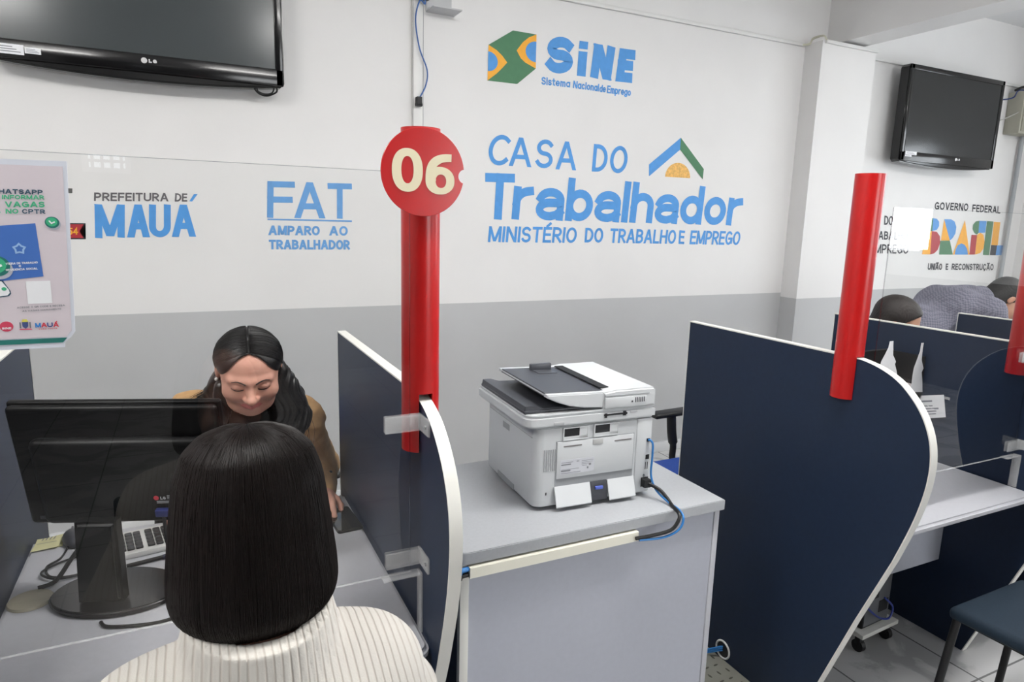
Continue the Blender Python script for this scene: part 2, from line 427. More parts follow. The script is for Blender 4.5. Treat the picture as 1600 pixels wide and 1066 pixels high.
# ------------------------------------------------------------------ the room
XL, XR, YF, ZC = -3.2, 7.25, -4.5, 3.45
bm = NB(); box(bm, (XL - .1, YF - .1, -0.1), (XR + .1, D + .1, 0)); struct('floor', bm, tiles_mat())
bm = NB(); box(bm, (XL - .1, YF - .1, ZC), (XR + .1, D + .1, ZC + .1)); struct('ceiling', bm, M_ceil)
bm = NB(); box(bm, (XL - .1, D, 1.15), (XR + .1, D + .12, ZC)); box(bm, (XL - .1, D, 0), (XR + .1, D + .12, 1.15), mi=1)
wall_back = struct('wall_back', bm, [M_white, M_dado])
bm = NB(); box(bm, (XL - .12, YF, 1.15), (XL, D, ZC)); box(bm, (XL - .12, YF, 0), (XL, D, 1.15), mi=1); struct('wall_left', bm, [M_white, M_dado])
def pierced(bm, axis, a0, a1, lo, hi, z0, z1, holes, zs):
    """a wall slab with rectangular openings: cut in columns, each column around its hole"""
    cuts = sorted({a0, a1} | {h[0] for h in holes} | {h[1] for h in holes})
    for c0, c1 in zip(cuts[:-1], cuts[1:]):
        h = [q for q in holes if q[0] <= c0 + 1e-6 and q[1] >= c1 - 1e-6]
        spans = [(z0, z1)] if not h else [(z0, h[0][2]), (h[0][3], z1)]
        for s0, s1 in spans:
            for t0, t1, mi in ((s0, min(s1, zs), 1), (max(s0, zs), s1, 0)):
                if t1 - t0 < 1e-4: continue
                if axis == 'x': box(bm, (c0, lo, t0), (c1, hi, t1), mi=mi)
                else: box(bm, (lo, c0, t0), (hi, c1, t1), mi=mi)
W3 = (0.7, 2.5, 1.2, 2.6); W2 = (-2.9, -2.0, 1.4, 2.3); W1 = (-0.78, -0.40, 1.97, 2.5); W4 = (2.7, 5.5, 1.05, 2.65)
bm = NB(); pierced(bm, 'y', YF, D, XR, XR + .12, 0, ZC, [W3, W2], 1.15); M_front = mat('reflection_darkened_paint', (98, 96, 94), 0.7); struct('wall_right', bm, [M_white, M_front])  # lower part of this unseen wall darkened to dim its reflections
bm = NB(); pierced(bm, 'x', XL, XR, YF - .12, YF, 0, ZC, [W1, W4], 1.15); M_front = mat('reflection_darkened_paint', (98, 96, 94), 0.7); struct('wall_front', bm, [M_front, M_front])  # unseen wall kept dark to weaken its mirror image in the acrylic
M_alu = mat('painted_window_frame', (205, 206, 208), 0.4)
def window(name, axis, W, pos, bars):
    a0, a1, z0, z1 = W
    bm = NB()
    def B(p0, p1, q0, q1, d=0.03):
        if axis == 'x': box(bm, (p0, pos - d, q0), (p1, pos + d, q1))
        else: box(bm, (pos - d, p0, q0), (pos + d, p1, q1))
    t = 0.045
    B(a0, a1, z0, z0 + t); B(a0, a1, z1 - t, z1); B(a0, a0 + t, z0 + t, z1 - t); B(a1 - t, a1, z0 + t, z1 - t)
    for k in range(1, bars[0]): 
        x = a0 + (a1 - a0) * k / bars[0]; B(x - 0.012, x + 0.012, z0 + t, z1 - t, 0.015)
    for k in range(1, bars[1]):
        z = z0 + (z1 - z0) * k / bars[1]; B(a0 + t, a1 - t, z - 0.012, z + 0.012, 0.013)
    o = struct(name, bm, M_alu)
    bm = NB()
    if axis == 'x': box(bm, (a0 + t, pos - .002, z0 + t), (a1 - t, pos + .002, z1 - t))
    else: box(bm, (pos - .002, a0 + t, z0 + t), (pos + .002, a1 - t, z1 - t))
    obj('pane', bm, glass_mat('window_glass'), o)
window('window_1', 'x', W1, YF - 0.06, (5, 5))
window('window_2', 'y', W2, XR + 0.06, (2, 1))
window('window_3', 'y', W3, XR + 0.06, (3, 2))
window('added_window', 'x', W4, YF - 0.06, (6, 3))  # unseen window added to bring in more frontal light
M_tube = mat('fill_lamp_tube', (250, 250, 245), 0.4, emit=((1.0, 0.985, 0.96), 58.0)); M_dim = mat('dim_fill_lamp_tube', (250, 250, 245), 0.4, emit=((1.0, 0.985, 0.96), 3.0)); M_fix = mat('fill_lamp_housing', (230, 230, 230), 0.5)
for lx, ly, le in FILL_LAMPS:  # fixtures out of view, added as fill
    o = thing('fill_ceiling_lamp', 'unseen white hanging lamp with two tubes, added to light the room', 'lamp', (lx, ly, 3.15), 0, 'added ceiling lamps')
    bm = NB(); box(bm, (lx - .62, ly - .03, 3.155), (lx + .62, ly + .03, 3.185), .008); obj('housing', bm, M_fix, o)
    for s in (-1, 1):
        bm = NB(); cyl(bm, (lx - .59, ly + s * .06, 3.16), (lx + .59, ly + s * .06, 3.16), .013, n=12); obj('tube', bm, M_tube if le > 10 else M_dim, o)
        bm = NB(); cyl(bm, (lx + s * .5, ly, 3.18), (lx + s * .5, ly, ZC - .0005), .006, n=10); obj('rod', bm, M_fix, o)
# pilaster and the beam that runs out from it over the room
bm = NB(); box(bm, (4.15, 3.58, 1.12), (4.72, D, 2.965)); box(bm, (4.15, 3.58, 0), (4.72, D, 1.12), mi=1); struct('trim_1', bm, [M_white, M_dado])
bm = NB(); box(bm, (4.37, YF, 2.985), (4.62, D, ZC)); struct('trim_2', bm, M_white)
bm = NB(); box(bm, (XL, D - 0.014, 0), (4.15, D, 0.075), 0.003); box(bm, (4.72, D - 0.014, 0), (XR, D, 0.075), 0.003); struct('baseboard_back', bm, mat('white_baseboard', (214, 215, 216), 0.35))

# ------------------------------------------------------------------ painted signs on the back wall
PD = D - 0.0015
def wp(v): return Vector((v[0], PD, v[1]))
def sign(name, label, m): 
    def fin(bm): 
        o = obj(name, bm, m, wall_back, smooth=0, label=label); return o
    return fin
WORDS = [
('Sistema', 'sb', [(1.983, 2.458), (2.183, 2.462), (2.184, 2.506), (1.982, 2.503)]),
('Nacional', 'sb', [(2.203, 2.461), (2.393, 2.46), (2.394, 2.505), (2.206, 2.505)]),
('de', 'sb', [(2.396, 2.458), (2.444, 2.459), (2.445, 2.503), (2.399, 2.502)]),
('Emprego', 'sb', [(2.453, 2.457), (2.637, 2.457), (2.638, 2.502), (2.455, 2.504)]),
('S', 'SINE', [(2.002, 2.525), (2.192, 2.544), (2.206, 2.754), (2.017, 2.735)]),

('N', 'SINE', [(2.324, 2.537), (2.477, 2.535), (2.502, 2.737), (2.343, 2.737)]),
('E', 'SINE', [(2.512, 2.534), (2.639, 2.537), (2.658, 2.737), (2.534, 2.735)]),
('C', 'CASA', [(1.635, 1.968), (1.782, 1.973), (1.804, 2.15), (1.657, 2.146)]),
('A', 'CASA', [(1.779, 1.973), (1.932, 1.972), (1.93, 2.146), (1.785, 2.138)]),
('S', 'CASA', [(1.954, 1.972), (2.076, 1.972), (2.089, 2.144), (1.97, 2.142)]),
('A', 'CASA', [(2.102, 1.97), (2.251, 1.971), (2.249, 2.144), (2.106, 2.14)]),
('D', 'CASA', [(2.368, 1.971), (2.481, 1.973), (2.488, 2.142), (2.376, 2.141)]),
('O', 'CASA', [(2.499, 1.968), (2.635, 1.973), (2.645, 2.146), (2.51, 2.14)]),
('T', 'T', [(1.616, 1.652), (1.814, 1.653), (1.824, 1.928), (1.628, 1.923)]),
('r@b@lh@dor', 'T', [(1.806, 1.656), (3.676, 1.654), (3.693, 1.918), (1.824, 1.926)]),
('MINISTÉRIO', 'M', [(1.652, 1.517), (2.274, 1.517), (2.281, 1.616), (1.659, 1.612)]),
('DO', 'M', [(2.338, 1.521), (2.479, 1.52), (2.482, 1.616), (2.341, 1.615)]),
('TRABALHO', 'M', [(2.531, 1.52), (3.082, 1.517), (3.088, 1.613), (2.536, 1.614)]),
('E', 'M', [(3.11, 1.517), (3.161, 1.516), (3.161, 1.609), (3.11, 1.612)]),
('EMPREGO', 'M', [(3.208, 1.516), (3.677, 1.513), (3.685, 1.613), (3.214, 1.612)]),
('PREFEITURA', 'P', [(-0.371, 1.69), (-0.059, 1.699), (-0.057, 1.739), (-0.367, 1.729)]),
('DE', 'P', [(-0.032, 1.699), (0.024, 1.701), (0.026, 1.74), (-0.027, 1.739)]),
('M', 'MAUA', [(-0.379, 1.517), (-0.257, 1.522), (-0.246, 1.677), (-0.37, 1.675)]),
('A', 'MAUA', [(-0.248, 1.522), (-0.15, 1.525), (-0.144, 1.681), (-0.235, 1.678)]),
('U', 'MAUA', [(-0.154, 1.524), (-0.059, 1.526), (-0.05, 1.684), (-0.144, 1.681)]),
('A', 'MAUA', [(-0.056, 1.527), (0.055, 1.53), (0.054, 1.687), (-0.041, 1.684)]),
('F', 'FAT', [(0.394, 1.631), (0.527, 1.634), (0.54, 1.821), (0.402, 1.818)]),
('A', 'FAT', [(0.53, 1.633), (0.691, 1.635), (0.692, 1.824), (0.537, 1.819)]),
('T', 'FAT', [(0.703, 1.635), (0.834, 1.636), (0.837, 1.825), (0.707, 1.822)]),
('AMPARO', 'AM', [(0.396, 1.542), (0.66, 1.544), (0.661, 1.594), (0.401, 1.592)]),
('AO', 'AM', [(0.709, 1.544), (0.81, 1.544), (0.811, 1.596), (0.712, 1.595)]),
('TRABALHADOR', 'AM', [(0.397, 1.468), (0.82, 1.468), (0.821, 1.521), (0.398, 1.518)]),
('GOVERNO', 'G', [(5.907, 1.836), (6.391, 1.838), (6.385, 1.904), (5.902, 1.901)]),
('FEDERAL', 'G', [(6.457, 1.833), (6.897, 1.828), (6.884, 1.894), (6.449, 1.898)]),
('UNIÃO', 'G', [(5.926, 1.311), (6.134, 1.307), (6.127, 1.365), (5.924, 1.37)]),
('E', 'G', [(6.189, 1.307), (6.223, 1.307), (6.216, 1.364), (6.179, 1.366)]),
('RECONSTRUÇÃO', 'G', [(6.276, 1.307), (6.929, 1.297), (6.919, 1.358), (6.269, 1.365)]),
('MINISTÉRIO', 'G', [(4.873, 1.696), (5.213, 1.694), (5.206, 1.767), (4.874, 1.768)]),
('DO', 'G', [(5.268, 1.693), (5.379, 1.689), (5.37, 1.766), (5.257, 1.767)]),
('TRABALHO', 'G', [(5.092, 1.571), (5.598, 1.568), (5.589, 1.639), (5.088, 1.64)]),
('EMPREGO', 'G', [(5.131, 1.455), (5.63, 1.452), (5.621, 1.532), (5.124, 1.531)]),
]
BRASIL = [
('green', [(5.812, 1.76), (5.907, 1.762), (5.918, 1.651), (5.822, 1.648)]),
('blue', [(5.907, 1.762), (5.958, 1.759), (5.997, 1.733), (6.004, 1.695), (5.98, 1.663), (5.918, 1.651)]),
('yellow', [(5.822, 1.648), (5.912, 1.651), (5.933, 1.447), (5.82, 1.448)]),
('red', [(5.912, 1.651), (5.984, 1.645), (6.036, 1.608), (6.053, 1.551), (6.031, 1.487), (5.986, 1.455), (5.933, 1.447)]),
('yellow', [(6.064, 1.756), (6.188, 1.571), (6.059, 1.57)]),
('blue', [(6.063, 1.757), (6.165, 1.758), (6.218, 1.74), (6.254, 1.694), (6.255, 1.636), (6.225, 1.595), (6.188, 1.571)]),
('green', [(6.049, 1.568), (6.188, 1.571), (6.262, 1.446), (6.06, 1.446)]),
('yellow', [(6.368, 1.755), (6.514, 1.446), (6.26, 1.446)]),
('blue', [(6.288, 1.446), (6.291, 1.494), (6.315, 1.53), (6.365, 1.547), (6.418, 1.534), (6.462, 1.499), (6.488, 1.446)]),
('green', [(6.587, 1.755), (6.533, 1.748), (6.499, 1.718), (6.5, 1.679), (6.538, 1.644), (6.579, 1.629), (6.6, 1.645)]),
('blue', [(6.587, 1.755), (6.699, 1.755), (6.704, 1.649), (6.6, 1.645)]),
('yellow', [(6.584, 1.626), (6.626, 1.648), (6.682, 1.629), (6.716, 1.57), (6.715, 1.503), (6.674, 1.46), (6.599, 1.447)]),
('red', [(6.498, 1.626), (6.584, 1.626), (6.594, 1.447), (6.51, 1.446)]),
('green', [(6.706, 1.755), (6.807, 1.753), (6.819, 1.44), (6.722, 1.443)]),
('yellow', [(6.817, 1.751), (6.919, 1.749), (6.935, 1.534), (6.83, 1.536)]),
('black', [(6.826, 1.536), (6.924, 1.534), (6.925, 1.44), (6.832, 1.441)]),
('blue', [(6.924, 1.534), (7.029, 1.534), (7.039, 1.44), (6.925, 1.44)]),
]
SW = {'sb': 0.0085, 'SINE': 0.06, 'CASA': 0.026, 'T': 0.052, 'M': 0.0165, 'P': 0.0075, 'MAUA': 0.030, 'FAT': 0.031, 'AM': 0.0115, 'G': 0.0125}
def words_of(bm, keys, mi=0):
    for t, g, q in WORDS:
        if g in keys: word(bm, t, q, SW[g], wp, mi, 0.03 if g == 'T' else 0.10)
# SINE
bm = NB(); words_of(bm, ('SINE', 'sb'))
poly(bm, [wp(p) for p in ((2.228, 2.536), (2.291, 2.537), (2.2975, 2.682), (2.234, 2.680))]); poly(bm, [wp(p) for p in ((2.235, 2.694), (2.298, 2.696), (2.3, 2.741), (2.237, 2.739))])
def fan(bm, pts, mi, dy=0.0): 
    f = poly(bm, [(p[0], PD - dy, p[1]) for p in pts], mi)
    bmesh.ops.triangulate(bm, faces=[f])
fan(bm, [(1.632, 2.638), (1.785, 2.736), (1.94, 2.735), (1.942, 2.544), (1.821, 2.444), (1.629, 2.443)], 1)
fan(bm, [(1.632, 2.638), (1.683, 2.616), (1.72, 2.59), (1.753, 2.556), (1.72, 2.52), (1.686, 2.487), (1.629, 2.443)], 2, .0004)
fan(bm, [(1.94, 2.735), (1.89, 2.712), (1.851, 2.68), (1.812, 2.63), (1.84, 2.59), (1.87, 2.57), (1.942, 2.544)], 2, .0004)
fan(bm, [(1.6305, 2.549 + 0.054 * math.sin(math.radians(a))) if abs(a) == 90 else (1.6305 + 0.062 * math.cos(math.radians(a)), 2.549 + 0.054 * math.sin(math.radians(a))) for a in range(-90, 91, 10)], 0, .0008)
fan(bm, [(1.9405 + (0.07 * math.cos(math.radians(a)) if abs(a % 180) != 90 else 0), 2.637 + 0.058 * math.sin(math.radians(a))) for a in range(90, 271, 10)], 0, .0008)
obj('wall_lettering', bm, [M_paint, M_paintG, M_paintY], wall_back, smooth=0, label='blue painted SiNE logo with the small green and yellow cube emblem')
# casa do trabalhador
bm = NB(); words_of(bm, ('CASA', 'T', 'M'))
fan(bm, [(3.067, 2.231), (2.815, 2.04), (2.821, 1.963), (3.068, 2.153)], 0)
fan(bm, [(3.066, 2.231), (3.287, 2.036), (3.284, 1.966), (3.067, 2.152)], 1, .0003)
fan(bm, [(3.063 + 0.108 * math.cos(math.radians(a)), 1.968 + 0.097 * math.sin(math.radians(a))) for a in range(0, 181, 10)], 2)
obj('wall_lettering', bm, [M_paint, M_paintG, mat('gold_wall_lettering', (226, 176, 92), 0.5, noise=0.25, nscale=60)], wall_back, smooth=0, label='large blue painted CASA DO Trabalhador lettering under a blue and green roof')
# prefeitura de maua
bm = NB(); words_of(bm, ('P',), 1); words_of(bm, ('MAUA',), 0)
fan(bm, [(0.033, 1.703), (0.046, 1.702), (0.073, 1.74), (0.056, 1.739)], 0)
obj('wall_lettering', bm, [M_paint, M_paintK], wall_back, smooth=0, label='blue painted MAUÁ lettering below small grey PREFEITURA DE')
bm = NB()
fan(bm, [(-0.62, 1.584), (-0.412, 1.586), (-0.433, 1.549), (-0.417, 1.512), (-0.62, 1.511)], 1)
fan(bm, [(-0.62, 1.579), (-0.42, 1.581), (-0.439, 1.549), (-0.425, 1.517), (-0.62, 1.516)], 0, .0004)
word(bm, '54', [(-0.487, 1.531), (-0.446, 1.533), (-0.443, 1.566), (-0.484, 1.563)], 0.006, lambda v: Vector((v[0], PD - .0008, v[1])), 2)
fan(bm, [(-0.60, 1.743), (-0.452, 1.744), (-0.454, 1.722), (-0.60, 1.721)], 3)
obj('wall_lettering', bm, [M_paintR, M_paintB, M_paintY, mat('dark_wall_mark', (80, 80, 78), 0.6)], wall_back, smooth=0, label='red painted ribbon ending in a yellow 54')
# fat
bm = NB(); words_of(bm, ('FAT', 'AM'))
fan(bm, [(0.396, 1.62), (0.834, 1.619), (0.834, 1.628), (0.396, 1.627)], 0)
obj('wall_lettering', bm, [mat('soft_blue_wall_lettering', (98, 155, 212), 0.55, noise=0.05, nscale=30)], wall_back, smooth=0, label='blue painted FAT lettering underlined, with AMPARO AO TRABALHADOR')
# governo federal
bm = NB(); words_of(bm, ('G',), 0)
cmap = {'green': 1, 'blue': 2, 'yellow': 3, 'red': 4, 'black': 0}
for i, (c, pts) in enumerate(BRASIL): fan(bm, pts, cmap[c], .0003 + .00004 * i)
obj('wall_lettering', bm, [M_paintB, M_paintG, M_paint, M_paintY, M_paintR], wall_back, smooth=0, label='multicoloured painted BRASIL logo with black GOVERNO FEDERAL lettering')

# ------------------------------------------------------------------ partitions of the counters
def outline(dy, yb, ztop=1.28):
    front = [(1.36, 0.0), (1.292, 0.198), (1.195, 0.477), (1.107, 0.713), (1.068, 0.84), (1.047, 0.935), (1.04, 1.01), (1.045, 1.07), (1.06, 1.12), (1.085, 1.165), (1.12, 1.205), (1.165, 1.24), (1.222, 1.264), (1.285, 1.277), (1.33, 1.28)]
    front = [(y + dy, z * ztop / 1.28 if z > 1 else z) for y, z in front]
    core = smooth_path([Vector((a, b, 0)) for a, b in front[3:]], 4)
    fr = front[:3] + [(v.x, v.y) for v in core]
    return [(yb, 0.0)] + fr + [(yb, ztop)]
def partition(x, dy, yb, label, ztop=1.28, t=0.026, hole=None):
    o = thing('partition', label, 'partition', (x + t / 2, (1.2 + yb) / 2, 0), 0, 'navy partitions between the counters')
    pts = outline(dy, yb, ztop)
    ins = 0.004
    c = Vector((1.7, 0.64))
    inner = [((y + ins if y < yb - .01 else yb - ins), min(z, ztop - ins) if z > 0.5 else max(z, 0.0)) for y, z in pts]
    bm = NB(); prism(bm, inner, 'x', x, x + t)
    obj('panel', bm, M_blue, o)
    # the white edge band that follows the rim
    bm = NB(); n = len(pts)
    e = 0.0008
    A = [bm.verts.new((x - e, y, z)) for y, z in pts]; B = [bm.verts.new((x + t + e, y, z)) for y, z in pts]
    A2 = [bm.verts.new((x - e, y, z)) for y, z in inner]; B2 = [bm.verts.new((x + t + e, y, z)) for y, z in inner]
    for i in range(1, n):
        j = (i + 1) % n
        for q in ((A[i], A[j], B[j], B[i]), (A2[i], A2[j], A[j], A[i]), (B[i], B[j], B2[j], B2[i])): bm.faces.new(q)
    bmesh.ops.recalc_face_normals(bm, faces=bm.faces)
    obj('edge_band', bm, M_edge, o)
    return o
partition(-0.456, 0.16, 2.36, 'navy counter partition beside the dark monitor, under the taped poster')
partition(0.439, 0.105, 2.205, 'navy counter partition that carries the red post numbered 06')
p2 = partition(1.785, 0.0, 2.04, 'large navy partition with rounded white edge, standing beyond the printer cabinet')
partition(2.72, 0.0, 2.12, 'navy partition with a paper notice taped to it', 1.265)
partition(3.52, 0.0, 2.03, 'short visible top of navy partition beside the bending man', 1.25)
# grommet ring and cables through the big partition
bm = NB()
ring = [(1.7835, 1.712 + 0.034 * math.cos(a), 0.045 + 0.034 * math.sin(a)) for a in [2 * PI * k / 24 for k in range(25)]]
tube(bm, ring, 0.004, 8, sm=0); obj('cable_grommet', bm, M_pvc, p2, label='white ring around the cable hole')
bm = NB()
cyl(bm, (1.7845, 1.712, 0.045), (1.7835, 1.712, 0.045), 0.031, n=24); obj('cable_hole', bm, M_blackm, p2)
bm = NB()
for k in range(3): tube(bm, [(1.80, 1.71, 0.04 + 0.008 * k), (1.775, 1.72, 0.038 + 0.008 * k), (1.72, 1.76, 0.02 + .006 * k), (1.60, 1.86, 0.012 + .005 * k)], 0.0035, 6)
tag(obj('network_cable', bm, M_bluecab), 'blue cables coming out of the ring hole low in the navy partition', 'cable')

# red posts over the partitions
def post(x, y, label, ztop=1.83, zbot=1.15, group='red posts on the partitions'):
    o = thing('red_post', label, 'post', (x, y, zbot), 0, group)
    bm = NB(); n = 40; r = 0.041; ri = 0.037
    # slit tube: the slit straddles the panel
    for z0, z1, slit in ((1.2815, ztop, 0), (zbot, 1.2815, 1)):
        for side in ((0,), (1,)) if slit else ((2,),):
            if not slit: angs = [2 * PI * k / n for k in range(n + 1)]
            else:
                g = math.asin(0.0152 / r)
                a0 = (PI / 2 + g) if side[0] == 0 else (-PI / 2 + g)
                angs = [a0 + (PI - 2 * g) * k / 20 for k in range(21)]
            P = lambda a, rr, z: bm.verts.new((x + rr * math.cos(a), y + rr * math.sin(a), z))
            o0 = [P(a, r, z0) for a in angs]; o1 = [P(a, r, z1) for a in angs]; i0 = [P(a, ri, z0) for a in angs]; i1 = [P(a, ri, z1) for a in angs]
            for k in range(len(angs) - 1):
                for q in ((o0[k], o0[k + 1], o1[k + 1], o1[k]), (i0[k + 1], i0[k], i1[k], i1[k + 1]), (o1[k], o1[k + 1], i1[k + 1], i1[k]), (o0[k + 1], o0[k], i0[k], i0[k + 1])): bm.faces.new(q)
            if slit:
                for k in (0, len(angs) - 1): bm.faces.new((o0[k], o1[k], i1[k], i0[k]))
    bmesh.ops.remove_doubles(bm, verts=bm.verts, dist=1e-5)
    bmesh.ops.recalc_face_normals(bm, faces=bm.faces)
    obj('tube', bm, M_red, o)
    return o
pt = post(0.452, 1.375, 'red post topped by the round red sign numbered 06', 1.838)
post(1.798, 1.335, 'plain red post standing on the large navy partition beyond the printer', 1.815)
post(2.733, 1.335, 'red post at the edge of the picture, on the partition with the paper notice', 1.84)
# number disc
yd = 1.322; dc = Vector((0.441, 1.7475)); rd = 0.0875
bm = NB(); pts = []
nc = Vector((dc.x + rd + 0.0015, dc.y - 0.004)); nr = 0.0165
for k in range(121):
    a = 2 * PI * k / 120 + 0.0001
    p = dc + Vector((rd * math.cos(a), rd * math.sin(a)))
    if (p - nc).length > nr * 0.75: pts.append((p.x, p.y))
    else:
        pass
# bite in the rim: walk the notch from upper to lower end
keep = [p for p in pts]
i0 = max(range(len(keep)), key=lambda i: (Vector(keep[(i + 1) % len(keep)]) - Vector(keep[i])).length)
keep = keep[i0 + 1:] + keep[:i0 + 1]
st, en = Vector(keep[-1]), Vector(keep[0])
cc = Vector((dc.x + rd + 0.002, (st.y + en.y) / 2)); rn = (st - cc).length
a0 = math.atan2(st.y - cc.y, st.x - cc.x); a1 = math.atan2(en.y - cc.y, en.x - cc.x)
a0 %= 2 * PI; a1 %= 2 * PI
lo_, hi_ = min(a0, a1), max(a0, a1)
arcp = [(cc.x + rn * math.cos(a0 + (a1 - a0) * k / 12), cc.y + rn * math.sin(a0 + (a1 - a0) * k / 12)) for k in range(1, 12)]
prism(bm, keep + arcp, 'y', yd, yd + 0.004, bev=0.0006, seg=1)
disc = obj('number_disc', bm, M_disc, pt, label='round red sign with a small bite out of its rim')
def ring_glyph(bm, outer, inner, y, mi=0):
    n = len(outer)
    A = [bm.verts.new((p[0], y, p[1])) for p in outer]; B = [bm.verts.new((p[0], y, p[1])) for p in inner]
    for i in range(n): bm.faces.new((A[i], A[(i + 1) % n], B[(i + 1) % n], B[i])).material_index = mi
def el(cx, cz, rx, rz, n=40, p=2.0): 
    o_ = []
    for k in range(n):
        a = 2 * PI * k / n; c, s = math.cos(a), math.sin(a)
        o_.append((cx + rx * math.copysign(abs(c) ** (2 / p), c), cz + rz * math.copysign(abs(s) ** (2 / p), s)))
    return o_
yn = yd - 0.0008
def dpx(u, v):   # disc picture coordinates -> plane of the disc
    return (dc.x + (u - 401) / 401 * rd, dc.y - (v - 560) / 437 * rd)
def dl(l): return [dpx(*p) for p in l]
bm = NB()
ring_glyph(bm, dl(el(246, 548, 146, 211, 48, 2.25)), dl(el(246, 545, 58, 132, 48, 2.2)), yn)
ring_glyph(bm, dl(el(561, 636, 143, 137, 48, 2.15)), dl(el(569, 641, 52, 67, 48, 2.2)), yn)
outer6 = [(418, 636), (420, 570), (432, 505), (458, 450), (500, 408), (555, 382), (615, 371), (673, 370), (671, 444)]
inner6 = [(520, 640), (517, 560), (514, 528), (522, 505), (545, 480), (580, 458), (625, 447), (671, 444)]
sp_o = [(v.x, v.y) for v in smooth_path([Vector((a, b, 0)) for a, b in outer6[:-1]], 5)]
sp_i = [(v.x, v.y) for v in smooth_path([Vector((a, b, 0)) for a, b in inner6], 5)]
N6 = 36
def resamp(l, n):
    L_ = [0]
    for p, q in zip(l[:-1], l[1:]): L_.append(L_[-1] + math.dist(p, q))
    o_ = []
    for k in range(n + 1):
        t = L_[-1] * k / n; i = max(0, min(len(l) - 2, next((j for j in range(len(L_) - 1) if L_[j + 1] >= t - 1e-9), len(l) - 2)))
        f = (t - L_[i]) / max(1e-9, L_[i + 1] - L_[i]); o_.append((l[i][0] + (l[i + 1][0] - l[i][0]) * f, l[i][1] + (l[i + 1][1] - l[i][1]) * f))
    return o_
ro, ri_ = dl(resamp(sp_o, N6)), dl(resamp(sp_i, N6))
for k in range(N6):
    poly(bm, [(ro[k][0], yn - .00002, ro[k][1]), (ro[k + 1][0], yn - .00002, ro[k + 1][1]), (ri_[k + 1][0], yn - .00002, ri_[k + 1][1]), (ri_[k][0], yn - .00002, ri_[k][1])])
bmesh.ops.recalc_face_normals(bm, faces=bm.faces)
obj('number_lettering', bm, M_cream, disc, smooth=0, label='cream numerals 06')
bm = NB()
box(bm, (0.44, yd + 0.004, 1.70), (0.464, 1.336, 1.79))
obj('disc_bracket', bm, M_red, pt)

# ------------------------------------------------------------------ desks
def desk(label, x0, x1, y0, y1, ym, z=0.73):
    o = thing('counter_desk', label, 'desk', ((x0 + x1) / 2, (y0 + y1) / 2, 0))
    bm = NB(); r = 0.03
    pts = [(x0, y1), (x0, y0 + r)] + [(x0 + r - r * math.cos(a), y0 + r - r * math.sin(a)) for a in (0.4, 0.8, 1.2)] + [(x0 + r, y0), (x1 - r, y0)] + [(x1 - r + r * math.sin(a), y0 + r - r * math.cos(a)) for a in (0.4, 0.8, 1.2)] + [(x1, y0 + r), (x1, y1)]
    prism(bm, pts, 'z', z - 0.028, z, bev=0.009, seg=3)
    obj('desktop', bm, M_desk, o)
    bm = NB(); box(bm, (x0 + .002, ym, 0.33), (x1 - .002, ym + 0.018, z - 0.028)); obj('modesty_panel', bm, M_cab, o)
    return o
desk('light grey counter desk under the dark monitor and the phone', -0.43, 0.4385, 1.245, 2.15, 1.9)
desk('light grey counter desk with empty front, beyond the large navy partition', 1.8115, 2.7195, 1.20, 1.95, 1.50)

# ------------------------------------------------------------------ acrylic screens
M_edge_clear = glass_mat('polished_acrylic_edge', (0.78, 0.80, 0.81), 0.05, 1.6)
def shield(label, x0, x1, y, z0, z1, side):
    o = thing('acrylic_screen', label, 'sneeze guard', ((x0 + x1) / 2, y, 0.73), 0, 'clear screens across the counters')
    bm = NB(); box(bm, (x0, y - 0.0015, z0), (x1, y + 0.0015, z1)); obj('pane', bm, M_acr, o)
    # rim of the pane, polished edge that catches the light
    e = 0.0022
    for a, b, m_ in (((x0, y - e, z0 - e), (x1, y + e, z0), M_clip), ((x0, y - .0016, z1), (x1, y + .0016, z1 + e * .5), M_edge_clear), ((x0 - .001, y - .0016, z0), (x0, y + .0016, z1), M_edge_clear), ((x1, y - .0016, z0), (x1 + .001, y + .0016, z1), M_edge_clear)):
        bm = NB(); box(bm, a, b); obj('pane_edge', bm, m_, o)
    def clip(z, s):
        xe = x1 if s > 0 else x0
        xw = side[1] if s > 0 else side[0]
        bm = NB(); h = 0.018
        # arm along the pane and a flange screwed on the partition
        a0, a1 = sorted((xe - s * 0.055, xw - s * 0.004))
        box(bm, (a0, y - 0.008, z - h), (a1, y - 0.0032, z + h), 0.001)
        box(bm, (a0, y + 0.0032, z - h), (a1, y + 0.0075, z + h), 0.001)
        f0, f1 = sorted((xw - s * 0.006, xw - s * 0.0008))
        box(bm, (f0, y - 0.06, z - h), (f1, y + 0.008, z + h), 0.001)
        o2 = obj('bracket', bm, M_clip, o)
        bm = NB(); cyl(bm, (f0 - .002 if s > 0 else f1 + .002, y - 0.045, z), (f0 if s > 0 else f1, y - 0.045, z), 0.004, n=10); obj('screw', bm, M_metal, o2)
    for s in (1, -1):
        for z in (1.225, z0 + 0.035): clip(z, s)
        # foot: vertical strip and short ledge
        xw = side[1] if s > 0 else side[0]
        f0, f1 = sorted((xw - s * 0.006, xw - s * 0.0008)); bm = NB()
        box(bm, (f0, y - 0.014, 0.7305), (f1, y + 0.014, z0 - 0.004), 0.001)
        a0, a1 = sorted((xw - s * 0.09, xw - s * 0.006))
        box(bm, (a0, y - 0.014, z0 - 0.0085), (a1, y + 0.014, z0 - 0.004), 0.001)
        obj('foot_bracket', bm, M_clip, o)
    return o
shield('clear acrylic screen with a poster taped on it, in front of the smiling clerk', -0.412, 0.412, 1.325, 0.88, 1.745, (-0.43, 0.439))
shield('clear acrylic screen between the two plain red posts', 1.846, 2.690, 1.284, 0.86, 1.721, (1.811, 2.72))

